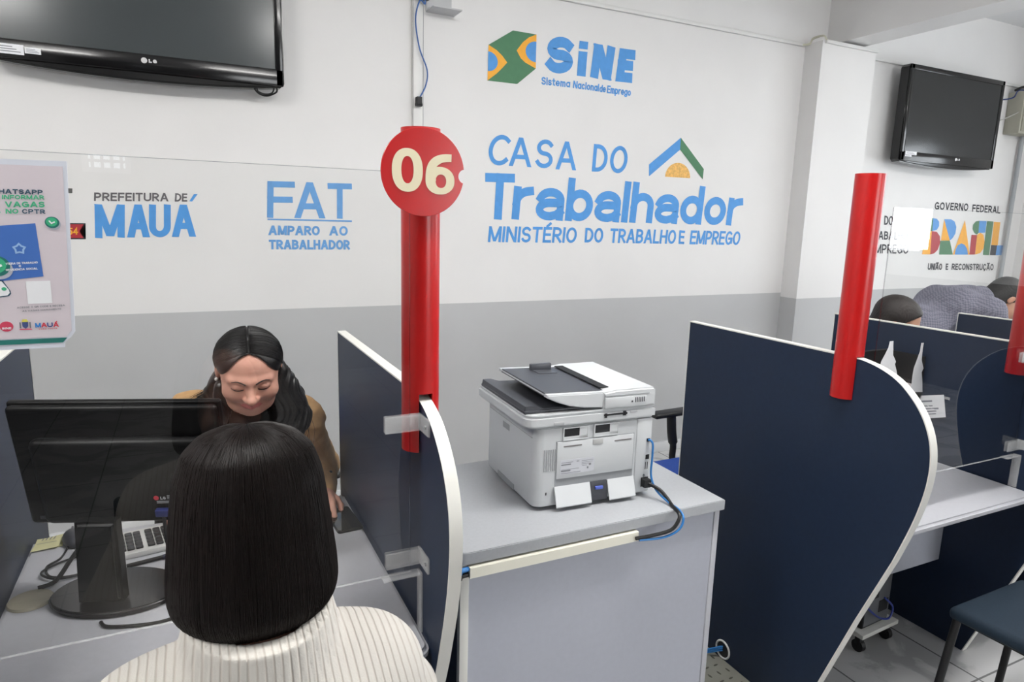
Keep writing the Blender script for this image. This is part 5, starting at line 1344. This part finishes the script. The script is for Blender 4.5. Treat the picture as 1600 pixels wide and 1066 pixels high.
def f_arms(fig, p, g=0.0, frac=1.0):
    d = None
    for S_, E_, W_ in zip(fig.sh, fig.el, fig.wr):
        a = f_cap(p, S_, E_, .047 + g, .040 + g)
        We = [e + (w_ - e) * frac for e, w_ in zip(E_, W_)]
        a = smin(a, f_cap(p, E_, We, .040 + g, .040 + g + (.027 - .040) * frac), .02)
        d = a if d is None else np.minimum(d, a)
    return d
def f_legs(fig, p, g=0.0):
    d = None
    for H_, K_, A_ in zip(fig.hip, fig.kn, fig.an):
        a = smin(f_cap(p, H_, K_, .082 + g, .056 + g), f_cap(p, K_, A_, .054 + g, .036 + g), .03)
        d = a if d is None else smin(d, a, .03)
    return d
def f_body(fig, p):
    d = smin(f_torso(fig, p), f_arms(fig, p), .04)
    d = smin(d, f_legs(fig, p), .05)
    q = to_head(fig, p)
    hd = f_head(q, getattr(fig, 'fw', .064), fig.smile, getattr(fig, 'jaw', .043)) * fig.s
    nk = f_cap(p, tuple(from_head(fig, [0, -.022, -.05])), tuple(fig.neck), .052 * fig.s, .058)
    d = smin(d, smin(hd, nk, .02), .03)
    for k in range(2):
        hs = hand_sdf(p, fig.wr[k], fig.hd[k], fig.hn[k], (1 if k == 0 else -1) * fig.ts, fig.curl)
        d = smin(d, hs, .012)
    for A_, T_ in zip(fig.an, fig.toe): d = smin(d, f_cap(p, A_, T_, .036, .028), .03)
    return d
def bounds(fig, m=.14):
    P = np.array([fig.head, fig.chest, fig.pelvis, fig.neck] + list(fig.sh) + list(fig.el) + list(fig.wr) + list(fig.hip) + list(fig.kn) + list(fig.an) + list(fig.toe))
    lo = P.min(0) - m; hi = P.max(0) + m
    for w_, d_ in zip(fig.wr, fig.hd):
        e = np.array(w_) + np.array(Vector(d_).normalized()) * .2; lo = np.minimum(lo, e - .03); hi = np.maximum(hi, e + .03)
    lo[2] = max(lo[2], -.0); return lo, hi
def shoes(fig, root, m):
    for A_, T_ in zip(fig.an, fig.toe):
        f = lambda p: smax(smin(f_cap(p, (A_[0], A_[1], .05), (T_[0], T_[1], .04), .045, .038), f_cap(p, A_, (A_[0], A_[1], .04), .048, .05), .03), -(p[:, 2] - .003), .01)
        P = np.array([A_, T_]); grow('shoe', f, np.append(P.min(0)[:2] - .08, 0), P.max(0) + .09, .006, [m], root)
M_skin = mat('warm_skin', (204, 152, 134), .5, noise=.05, nscale=25, bump=.05, bscale=300)
M_lip = mat('lip_skin', (190, 112, 108), .4)
M_skin2 = mat('tan_skin', (184, 138, 112), .5, noise=.05, nscale=25)
M_hairk = mat('black_hair', (20, 18, 19), .38, noise=.2, nscale=90)
M_hairb = mat('dark_brown_hair', (19, 11, 9), .42, noise=.25, nscale=70, spec=.25)
M_trous = mat('dark_trousers', (30, 32, 40), .85, bump=.2, bscale=500)
M_shoe = mat('black_shoe', (22, 20, 20), .4)
for m_ in (M_skin, M_skin2):
    b_ = m_.node_tree.nodes['Principled BSDF']; b_.inputs['Subsurface Weight'].default_value = .12; b_.inputs['Subsurface Radius'].default_value = (.012, .004, .002)
def fold(p, amp, sc, seed):
    """cloth folds"""
    a = np.sin(p[:, 0] * sc + seed + 1.7 * np.sin(p[:, 2] * sc * .6)) * np.sin(p[:, 2] * sc * .9 + 1.3 * np.sin(p[:, 1] * sc * .7 + seed))
    return amp * a

# ======================= the clerk in the tan jacket
c = Fig(); c.head = (0.147, 2.0, 1.212); c.s = 1.02; c.fw = .069; c.jaw = .051; c.ax = (1.06, 1.0, .85); c.smile = 1.0; c.curl = .35; c.ts = 1; c.belly = .02
pit = math.radians(24)
c.R = frame(None, (-.045, -math.cos(pit), -math.sin(pit)), (-.03, -math.sin(pit), math.cos(pit)))
c.neck = (.148, 2.085, 1.06); c.chest = (.150, 2.215, .90); c.pelvis = (.16, 2.50, .60)
c.sh = [(.300, 2.165, 1.005), (-.012, 2.165, 1.045)]; c.el = [(.378, 2.245, .815), (-.100, 2.24, .82)]; c.wr = [(.360, 2.105, .775), (-.045, 2.16, .79)]
c.hd = [(-.16, -1, -.10), (.15, -1, -.10)]; c.hn = [(0, 0, -1), (0, 0, -1)]
c.hip = [(.25, 2.47, .56), (.07, 2.47, .56)]; c.kn = [(.27, 2.10, .54), (.05, 2.10, .54)]; c.an = [(.27, 2.12, .09), (.05, 2.12, .09)]; c.toe = [(.27, 1.99, .04), (.05, 1.99, .04)]
clerk = thing('person', 'smiling woman in a tan jacket with long black hair, looking down at the counter', 'person', (.16, 2.48, 0))
lo, hi = bounds(c)
def pick_c(ce):
    q = to_head(c, ce.astype(F4)); return ((np.abs(q[:, 0]) < .027) & (q[:, 2] < -.0495) & (q[:, 2] > -.0705) & (q[:, 1] > .083) & (np.abs(q[:, 0]) < .027 - .9 * np.abs(q[:, 2] + .059))).astype(int)
grow('body', lambda p: f_body(c, p), lo, hi, .0034, [M_skin, M_lip], clerk, pick_c, label='smiling face and hands')
# jacket, open over a black top
M_tan = mat('tan_cotton', (192, 152, 106), .8, noise=.1, nscale=40, bump=.12, bscale=700)
def f_jacket(p):
    d = smin(f_torso(c, p, .024), f_arms(c, p, .019, .93), .035)
    d = d + fold(p, .0045, 42, .4) + fold(p, .002, 95, 1.9)
    # collar
    col = f_cap(p, (.075, 2.10, 1.052), (.225, 2.10, 1.045), .03, .03); col = smin(col, f_cap(p, (.15, 2.15, 1.06), (.15, 2.16, 1.05), .07, .07), .03)
    d = smin(d, col, .02)
    q = p - V3(.150, 2.0, .93)
    op = np.maximum(np.abs(q[:, 0] + .012) - (.05 + .16 * np.clip(q[:, 2], -.2, .3)), (p[:, 1] - 2.17))          # front opening
    d = smax(d, -op, .012)
    d = smax(d, -f_cap(p, tuple(from_head(c, [0, 0, -.06])), c.neck, .07, .066), .01)
    return smax(d, .56 - p[:, 2], .01)
grow('jacket', f_jacket, lo, hi, .0048, [M_tan], clerk, label='tan jacket')
M_top = mat('black_top', (16, 16, 18), .8, bump=.2, bscale=400)
def f_top(p):
    d = f_torso(c, p, .012) + fold(p, .003, 60, 2)
    d = smin(d, f_cap(p, (.15, 2.075, 1.055), (.15, 2.08, 1.03), .072, .075), .03)
    return smax(smax(d, .58 - p[:, 2], .01), -f_cap(p, tuple(from_head(c, [0, .0, -.05])), c.neck, .06, .05), .01)
grow('top', f_top, (-.1, 1.98, .55), (.4, 2.7, 1.2), .0055, [M_top], clerk, label='black top')
bm = NB()
for k, (x, y, z) in enumerate(((.391, 2.13, .822),)):
    bmesh.ops.create_uvsphere(bm, u_segments=14, v_segments=8, radius=1, matrix=Matrix.Translation((x, y, z)) @ Matrix.Diagonal((.007, .007, .005, 1)))
obj('cuff_button', bm, mat('jacket_button', (70, 66, 62), .3), clerk)
grow('trousers', lambda p: smax(smin(f_legs(c, p, .014), f_cap(p, (.09, 2.5, .59), (.23, 2.5, .59), .12), .04), -(p[:, 2] - .10), .01), (-.12, 1.98, .06), (.42, 2.66, .74), .007, [M_trous], clerk)
shoes(c, clerk, M_shoe)
# hair: parted cap and long locks
def f_hairc(p):
    q = to_head(c, p); qa = np.abs(q[:, 0])
    d = f_ell(q, (0, -.016, .045), (.084, .100, .088))
    d = smin(d, f_ell(q, (0, -.05, -.02), (.082, .065, .10)), .03)
    g = .068 * np.sqrt(np.clip((.106 - q[:, 2]) / .09, 0, 1)) + .05 * np.clip((.004 - q[:, 2]) / .03, 0, 1)
    opening = np.maximum(qa - g, .004 - q[:, 1])
    d = smax(d, -opening * .8, .006)
    d = ssub(d, f_cap(q, (0, .085, .10), (0, -.02, .142), .003, .003), .006)
    return d * c.s * .9
def locks(p):
    d = None
    paths = [
        [(.225, 2.02, 1.20), (.243, 2.03, 1.15), (.258, 2.035, 1.09), (.268, 2.035, 1.03), (.255, 2.03, .98)],
        [(.235, 2.06, 1.17), (.265, 2.06, 1.11), (.285, 2.055, 1.05), (.275, 2.05, 1.0)],
        [(.222, 2.03, 1.14), (.235, 2.02, 1.07), (.245, 2.015, 1.0)],
        [(.07, 2.05, 1.18), (.045, 2.09, 1.13), (.02, 2.12, 1.105), (-.005, 2.13, 1.09)],
        [(.073, 2.00, 1.17), (.066, 2.005, 1.10), (.072, 2.02, 1.03)],
        [(.15, 2.11, 1.16), (.15, 2.17, 1.08), (.15, 2.2, 1.0)]]
    rad = [(.034, .038, .042, .040, .018), (.034, .038, .036, .016), (.022, .026, .012), (.026, .018, .010, .004), (.020, .024, .014), (.07, .07, .05)]
    for pa, ra in zip(paths, rad):
        for k in range(len(pa) - 1):
            s_ = f_cap(p, pa[k], pa[k + 1], ra[k], ra[k + 1]); d = s_ if d is None else smin(d, s_, .02)
    ph_ = p[:, 0] * 260 + 60 * p[:, 1] + 3 * np.sin(p[:, 2] * 45)
    return d + .0016 * np.sin(ph_) + .001 * np.sin(ph_ * 2.3 + 1)
hair = grow('hair', lambda p: smin(f_hairc(p), locks(p), .012), (-.06, 1.9, .92), (.36, 2.3, 1.37), .003, [M_hairk], clerk, label='long black hair')
# loose strands at the ends
rs = np.random.RandomState(3); pths = []
for k in range(150):
    base = np.array([(.225, 2.02, 1.20), (.245, 2.03, 1.14), (.262, 2.035, 1.07), (.270, 2.03, 1.0), (.25, 2.02, .955)]) if k % 3 else np.array([(.07, 2.04, 1.19), (.045, 2.09, 1.14), (.01, 2.13, 1.11), (-.02, 2.135, 1.09), (-.04, 2.13, 1.075)])
    jit = rs.normal(0, .017, 3) * [1, .6, .3]; t5 = np.linspace(0, 1, 5)[:, None]
    pt_ = base + jit * (.5 + t5) + rs.normal(0, .004, (5, 3)) * t5
    tt = np.linspace(0, 4, 14); pths.append(np.stack([np.interp(tt, range(5), pt_[:, a]) for a in range(3)], 1))
# combed strands from the parting down to the temples
cmb = []
for j in range(2600):
    s_ = 1 if j % 2 else -1
    a_ = math.radians(rs.uniform(-55, 39)) if j % 5 else math.radians(rs.uniform(28, 40))
    u0 = np.array([s_ * .025, math.sin(a_), math.cos(a_)]); u1 = np.array([s_ * .98, math.sin(a_) * .48 - .22, -.25 + rs.normal(0, .08)])
    t_ = np.linspace(0, 1, 16)[:, None]; u = u0 * (1 - t_) + u1 * t_; u = u + np.array([0, .16 * math.sin(a_), .14]) * np.sin(PI * t_); u /= np.linalg.norm(u, axis=1, keepdims=True)
    cmb.append(np.array([0, -.016, .045]) + u * np.array([.084, .100, .088]) * (1.004 + abs(rs.normal(0, .010))))
cmb = from_head(c, np.array(cmb).reshape(-1, 3)).reshape(-1, 16, 3)
v1_, q1_ = tubes_mesh(cmb, .00055)
vs, qs = tubes_mesh(pths, .0006)
vs = np.concatenate([vs, v1_]); qs = np.concatenate([qs, q1_ + len(vs) - len(v1_)])
np_mesh('hair_strands', vs, qs, [M_hairk], hair)
# brows, lashes, earrings
def on_face(x, z, off):
    ys = np.linspace(.14, .03, 220).astype(F4); pp = np.stack([np.full_like(ys, x), ys, np.full_like(ys, z)], 1)
    v = f_head(pp, c.fw, 1.0, c.jaw); i = int(np.argmax(v < 0)); return (x, float(ys[i]) + off, z)
def face_tube(name, xz, r, m):
    for s in (-1, 1):
        P = [Vector(from_head(c, on_face(s * x, z, .0004))) for x, z in xz]
        bm = NB(); tube(bm, P, r, 8, sm=4); obj(name, bm, m, clerk)
M_brow = mat('brow_hair', (44, 32, 28), .7)
face_tube('eyebrow', [(.012, .0265), (.022, .031), (.034, .0325), (.046, .027)], lambda t: .0024 * (1 - .55 * t), M_brow)
face_tube('eyelashes', [(.0165, .0025), (.023, -.0005), (.031, -.0018), (.039, -.0004), (.0465, .0035)], lambda t: .0013 + .0004 * math.sin(PI * t), mat('dark_lashes', (28, 20, 20), .6))
bm_ = None
for s in (-1, 1):
    bm = NB(); pc_ = from_head(c, [s * .081, -.006, -.031]); bmesh.ops.create_uvsphere(bm, u_segments=16, v_segments=10, radius=.0055, matrix=Matrix.Translation(Vector(pc_)))
    obj('earring', bm, mat('pearl', (236, 232, 226), .18), clerk, label='pearl earring')

# ======================= the customer seen from behind
k = Fig(); k.head = (0.067, .985, 1.225); k.s = 1.0; k.smile = 0.0; k.curl = .45; k.ts = -1
k.R = frame(None, (.10, 1, -.10), (0, 0.1, 1))
k.neck = (.068, .94, 1.045); k.chest = (.066, .93, .935); k.pelvis = (.035, .86, .57)
k.sh = [(-.085, .93, .955), (.220, .935, .950)]; k.el = [(-.18, 1.05, .79), (.315, 1.07, .79)]; k.wr = [(-.08, 1.28, .765), (.21, 1.30, .765)]
k.hd = [(.5, 1, -.03), (-.55, 1, -.03)]; k.hn = [(0, 0, -1), (0, 0, -1)]
k.hip = [(-.055, .88, .545), (.125, .88, .545)]; k.kn = [(-.07, 1.28, .55), (.15, 1.28, .55)]; k.an = [(-.07, 1.24, .09), (.15, 1.24, .09)]; k.toe = [(-.07, 1.38, .04), (.15, 1.38, .04)]
cust = thing('person', 'customer with a dark brown bob in a white ribbed sweater, seen from behind', 'person', (.04, .88, 0))
lo, hi = bounds(k)
grow('body', lambda p: f_body(k, p), lo, hi, .0052, [M_skin], cust)
# ribbed sweater: fine knit ribs that run down the body and the sleeves
def sweater_mat():
    m = bpy.data.materials.new('white_ribbed_knit'); m.use_nodes = True; nt = m.node_tree; b = nt.nodes['Principled BSDF']; L = nt.links.new
    b.inputs['Roughness'].default_value = .9; b.inputs['Sheen Weight'].default_value = .15
    def math_(op, a, b_=None, c_=None):
        n = nt.nodes.new('ShaderNodeMath'); n.operation = op
        for i, v in enumerate((a, b_, c_)):
            if v is None: continue
            if isinstance(v, (int, float)): n.inputs[i].default_value = v
            else: L(v, n.inputs[i])
        return n.outputs[0]
    tc = nt.nodes.new('ShaderNodeTexCoord'); sp = nt.nodes.new('ShaderNodeSeparateXYZ'); L(tc.outputs['Object'], sp.inputs[0])
    n = nt.nodes.new('ShaderNodeTexNoise'); n.inputs['Scale'].default_value = 420; n.inputs['Detail'].default_value = 2; L(tc.outputs['Object'], n.inputs['Vector'])
    nw = nt.nodes.new('ShaderNodeTexNoise'); nw.inputs['Scale'].default_value = 9; L(tc.outputs['Object'], nw.inputs['Vector'])
    x = math_('SUBTRACT', sp.outputs[0], .027)                       # from the middle of the back
    den = math_('MULTIPLY_ADD', math_('SUBTRACT', 1.08, sp.outputs[2]), 1.1, 1.0)
    u = math_('DIVIDE', x, den)
    u = math_('MULTIPLY_ADD', nw.outputs['Fac'], .006, u)
    fr = math_('FRACT', math_('DIVIDE', u, .0105)); dist = math_('ABSOLUTE', math_('SUBTRACT', fr, .5))
    g = math_('MULTIPLY', math_('SUBTRACT', .5, dist), 5.0); g = math_('MINIMUM', g, 1.0)       # 0 in the groove between two ribs
    rp = nt.nodes.new('ShaderNodeMix'); rp.data_type = 'RGBA'
    rp.inputs[6].default_value = (s2l(186), s2l(178), s2l(169), 1); rp.inputs[7].default_value = (s2l(203), s2l(199), s2l(192), 1); L(g, rp.inputs[0]); L(rp.outputs[2], b.inputs['Base Color'])
    h = math_('MULTIPLY_ADD', n.outputs['Fac'], .35, g)
    bp = nt.nodes.new('ShaderNodeBump'); bp.inputs['Strength'].default_value = .6; bp.inputs['Distance'].default_value = .0022
    L(h, bp.inputs['Height']); L(bp.outputs['Normal'], b.inputs['Normal'])
    return m
M_knit = sweater_mat()
def f_sweater(p):
    # garment with sloping soft shoulders
    d = smin(f_torso(k, p, .026), f_arms(k, p, .026, .96), .05)
    for s_, e_ in zip(k.sh, k.el): d = smin(d, f_cap(p, tuple(np.array(k.neck) * .45 + np.array(s_) * .55 + [0, 0, -.012]), s_, .05, .06), .05)
    d = d + fold(p, .002, 30, 1)
    # rolled turtleneck band with its own ribs
    q = p - V3(.069, .932, 1.074); r = np.sqrt(q[:, 0] ** 2 + (q[:, 1] * 1.02) ** 2); zz = q[:, 2] - .16 * q[:, 1]
    th = np.arctan2(q[:, 0], q[:, 1])
    band = np.maximum(np.abs(r - .094 + .25 * zz) - .009, np.abs(zz) - .028) - .005
    band = band + .0024 * (1 - np.clip(np.abs(np.sin(th * 24)) * 2.0, 0, 1))
    d = smax(d, -(f_cap(p, tuple(from_head(k, [0, -.02, -.05])), (.069, .94, 1.03), .072, .078)), .008)
    d = smin(d, band, .008)
    return smax(d, .60 - p[:, 2], .01)
grow('sweater', f_sweater, lo, hi, .0032, [M_knit], cust, label='white ribbed sweater')
grow('trousers', lambda p: smax(smin(f_legs(k, p, .014), f_cap(p, (-.04, .86, .57), (.11, .86, .57), .118), .04), -(p[:, 2] - .10), .01), (-.25, .66, .06), (.32, 1.42, .74), .008, [M_trous], cust)
shoes(k, cust, M_shoe)
# bob: shell and strands along the fall of the hair
BOB = [(0.0, .0, .134), (.12, .032, .132), (.24, .064, .121), (.36, .087, .098), (.48, .099, .063), (.60, .105, .018), (.72, .109, -.032), (.82, .1125, -.075), (.90, .113, -.108), (.96, .108, -.130), (1.0, .097, -.142)]
bt = np.array([b[0] for b in BOB]); br_ = np.array([b[1] for b in BOB]); bz = np.array([b[2] for b in BOB])
def bobp(th, t, off=0.0):
    """th 0 = nape side, +-pi = face; t 0 crown .. 1 ends; in the head's frame"""
    tt = np.asarray(t, dtype=float)
    def sm(a): 
        x = np.linspace(0, 1, 201); y = np.interp(x, bt, a); kern = np.hanning(19); kern /= kern.sum(); yp_ = np.pad(y, 9, mode='reflect', reflect_type='odd'); return np.interp(tt, x, np.convolve(yp_, kern, 'valid'))
    r = sm(br_) + off; z = sm(bz) + off * np.clip(1 - 2.2 * tt, 0, 1)
    lowr = np.clip((tt - .6) / .4, 0, 1)
    return np.stack([r * np.sin(th) * (1 + .03 * lowr), -.010 - (r * 1.02) * np.cos(th) * (1 - .05 * lowr) , z + .012 * lowr * (1 - np.cos(th))], -1)
TH = np.linspace(-2.35, 2.35, 180); TT = np.linspace(0, 1, 60)
g1, g2 = np.meshgrid(TH, TT, indexing='ij')
lump = .0012 * np.sin(g1 * 23 + 2 * np.sin(g2 * 5)) + .0008 * np.sin(g1 * 61 + 1)
out_ = bobp(g1, g2, lump); inn = bobp(g1, g2, -.012)
nT, nt_t = len(TH), len(TT)
vs = np.concatenate([out_.reshape(-1, 3), inn.reshape(-1, 3)]); off = nT * nt_t
ix = np.arange(off).reshape(nT, nt_t); q = [np.stack([ix[:-1, :-1], ix[:-1, 1:], ix[1:, 1:], ix[1:, :-1]], -1).reshape(-1, 4)]
q.append(q[0][:, ::-1] + off)
q.append(np.stack([ix[:-1, -1], ix[:-1, -1] + off, ix[1:, -1] + off, ix[1:, -1]], -1))
for e in (0, -1): q.append(np.stack([ix[e, :-1], ix[e, 1:], ix[e, 1:] + off, ix[e, :-1] + off], -1))
bob_v, bob_q = from_head(k, vs), np.concatenate(q)
rs = np.random.RandomState(11); NS = 5200; T_ = 22
th0 = rs.uniform(-2.35, 2.35, NS); t0 = np.clip(rs.beta(1.0, 2.6, NS) * .97, 0.0, .96); t1 = 1.0 + rs.normal(0, .012, NS)
ts_ = t0[:, None] + (np.minimum(t1, 1.03) - t0)[:, None] * np.linspace(0, 1, T_)[None]
wob = th0[:, None] + rs.normal(0, .03, NS)[:, None] * np.linspace(0, 1, T_)[None] + .012 * np.sin(ts_ * 7 + rs.uniform(0, 6, NS)[:, None])
offs = np.broadcast_to(rs.uniform(.0, .0022, NS)[:, None], ts_.shape)
st_v, st_q = tubes_mesh(from_head(k, bobp(wob, np.minimum(ts_, 1.0), offs).reshape(-1, 3)).reshape(NS, T_, 3), rs.uniform(.00035, .0007, NS))
np_mesh('hair', np.concatenate([bob_v, st_v]), np.concatenate([bob_q, st_q + len(bob_v)]), [M_hairb], cust, label='dark brown bob')

# ======================= the clerk at the far counter: dark head bent over
w2 = Fig(); w2.head = (2.955, 1.975, 1.222); w2.s = 1.0; w2.smile = 0; w2.curl = .4; w2.ts = 1
w2.R = frame(None, (.55, -.75, -.42), (.2, -.25, 1))
w2.neck = (2.95, 2.06, 1.09); w2.chest = (2.96, 2.14, .93); w2.pelvis = (3.0, 2.36, .60)
w2.sh = [(3.11, 2.10, 1.02), (2.83, 2.13, 1.02)]; w2.el = [(3.16, 2.06, .80), (2.835, 2.10, .80)]; w2.wr = [(3.08, 1.88, .775), (2.92, 1.90, .775)]
w2.hd = [(-.1, -1, -.05), (.2, -1, -.05)]; w2.hn = [(0, 0, -1), (0, 0, -1)]
w2.hip = [(3.09, 2.33, .56), (2.91, 2.33, .56)]; w2.kn = [(3.10, 1.98, .53), (2.90, 1.98, .53)]; w2.an = [(3.10, 2.0, .09), (2.90, 2.0, .09)]; w2.toe = [(3.10, 1.87, .04), (2.90, 1.87, .04)]
wp_ = thing('person', 'person whose dark hair and forehead show above the far navy partition', 'person', (3.0, 2.34, 0))
lo, hi = bounds(w2)
grow('body', lambda p: f_body(w2, p), lo, hi, .006, [M_skin2], wp_)
def f_cap_hair(fig, p, long_=0.0, up=0.0, grooves=50):
    q = to_head(fig, p); qa = np.abs(q[:, 0])
    d = f_ell(q, (0, -.016, .046), (.086, .104, .090))
    d = smin(d, f_ell(q, (0, -.05, -.02 - long_), (.08, .064, .085 + long_)), .03)
    d = smax(d, (q[:, 1] - (.018 + up + .62 * q[:, 2] - .2 * np.maximum(qa - .015, 0))) * .8, .008)
    th = np.arctan2(q[:, 0], q[:, 1] + .02)
    return (d + .0012 * np.sin(th * grooves + 5 * np.sin(q[:, 2] * 40))) * fig.s
grow('hair', lambda p: f_cap_hair(w2, p, .06), (2.82, 1.82, 1.0), (3.10, 2.12, 1.36), .0045, [mat('dark_hair', (30, 22, 20), .6, noise=.2, nscale=80)], wp_)
grow('blouse', lambda p: smax(smin(f_torso(w2, p, .016), f_arms(w2, p, .014, .9), .04), .58 - p[:, 2], .01), lo, hi, .008, [M_top], wp_)
grow('trousers', lambda p: smax(smin(f_legs(w2, p, .014), f_cap(p, (2.93, 2.36, .59), (3.07, 2.36, .59), .118), .04), -(p[:, 2] - .10), .01), (2.70, 1.85, .06), (3.3, 2.52, .74), .009, [M_trous], wp_)
shoes(w2, wp_, M_shoe)

# ======================= the man bending forward in the grey patterned shirt
m1 = Fig(); m1.head = (4.235, 2.20, 1.262); m1.s = 1.05; m1.smile = 0; m1.curl = .4; m1.ts = 1; m1.belly = .03
m1.R = frame(None, (.50, -.45, -.75), (.70, -.28, .62))
m1.neck = (4.09, 2.26, 1.275); m1.chest = (3.92, 2.33, 1.225); m1.pelvis = (3.55, 2.47, 1.00)
m1.sh = [(4.07, 2.46, 1.225), (3.96, 2.12, 1.225)]; m1.el = [(4.18, 2.42, .97), (4.02, 2.05, .96)]; m1.wr = [(4.26, 2.28, .80), (4.14, 1.99, .775)]
m1.hd = [(.5, -.6, -.2), (.8, -.35, -.06)]; m1.hn = [(0, 0, -1), (0, 0, -1)]
m1.hip = [(3.57, 2.57, .95), (3.53, 2.39, .95)]; m1.kn = [(3.61, 2.58, .50), (3.57, 2.40, .50)]; m1.an = [(3.57, 2.58, .09), (3.53, 2.40, .09)]; m1.toe = [(3.71, 2.54, .04), (3.67, 2.36, .04)]
man = thing('person', 'man in a grey patterned shirt bending forward beyond the far partition', 'person', (3.62, 2.48, 0))
lo, hi = bounds(m1)
grow('body', lambda p: f_body(m1, p), lo, hi, .006, [M_skin2], man)
grow('hair', lambda p: f_cap_hair(m1, p, .0, .004, 90), (4.03, 2.0, 1.08), (4.44, 2.40, 1.48), .0045, [mat('short_black_hair', (16, 15, 16), .65, noise=.2, nscale=120)], man)
def shirt_mat():
    m = bpy.data.materials.new('grey_checked_shirt'); m.use_nodes = True; nt = m.node_tree; b = nt.nodes['Principled BSDF']; b.inputs['Roughness'].default_value = .85
    tc = nt.nodes.new('ShaderNodeTexCoord'); mp = nt.nodes.new('ShaderNodeMapping'); mp.inputs['Rotation'].default_value = (.5, .6, .4)
    ck = nt.nodes.new('ShaderNodeTexChecker'); ck.inputs['Scale'].default_value = 95
    ck.inputs['Color1'].default_value = (s2l(98), s2l(98), s2l(112), 1); ck.inputs['Color2'].default_value = (s2l(124), s2l(124), s2l(138), 1)
    nt.links.new(tc.outputs['Object'], mp.inputs[0]); nt.links.new(mp.outputs[0], ck.inputs['Vector']); nt.links.new(ck.outputs['Color'], b.inputs['Base Color'])
    return m
def f_shirt(p):
    d = smin(f_torso(m1, p, .024), f_arms(m1, p, .02, .92), .05)
    d = smin(d, f_cap(p, (4.03, 2.20, 1.295), (4.06, 2.37, 1.295), .05, .05), .03)
    d = d + fold(p, .0035, 24, 2.2) + fold(p, .002, 60, .4)
    d = smax(d, -f_cap(p, tuple(from_head(m1, [0, -.02, -.05])), m1.neck, .062, .064), .01)
    return smax(d, (3.45 - p[:, 0]) * .9 + (.93 - p[:, 2]) * .3, .02)
grow('shirt', f_shirt, lo, hi, .006, [shirt_mat()], man, label='grey patterned shirt')
grow('trousers', lambda p: smax(smin(f_legs(m1, p, .016), f_cap(p, (3.56, 2.54, .99), (3.54, 2.41, .99), .125), .04), -(p[:, 2] - .08), .01), (3.34, 2.2, .05), (3.80, 2.75, 1.2), .009, [M_trous], man)
shoes(m1, man, M_shoe)
desk('grey counter desk hidden behind the partition with the paper notice', 2.7465, 3.5195, 1.20, 1.95, 1.50)
desk('grey counter desk under the bending man', 3.5465, 4.60, 1.20, 2.08, 1.50)
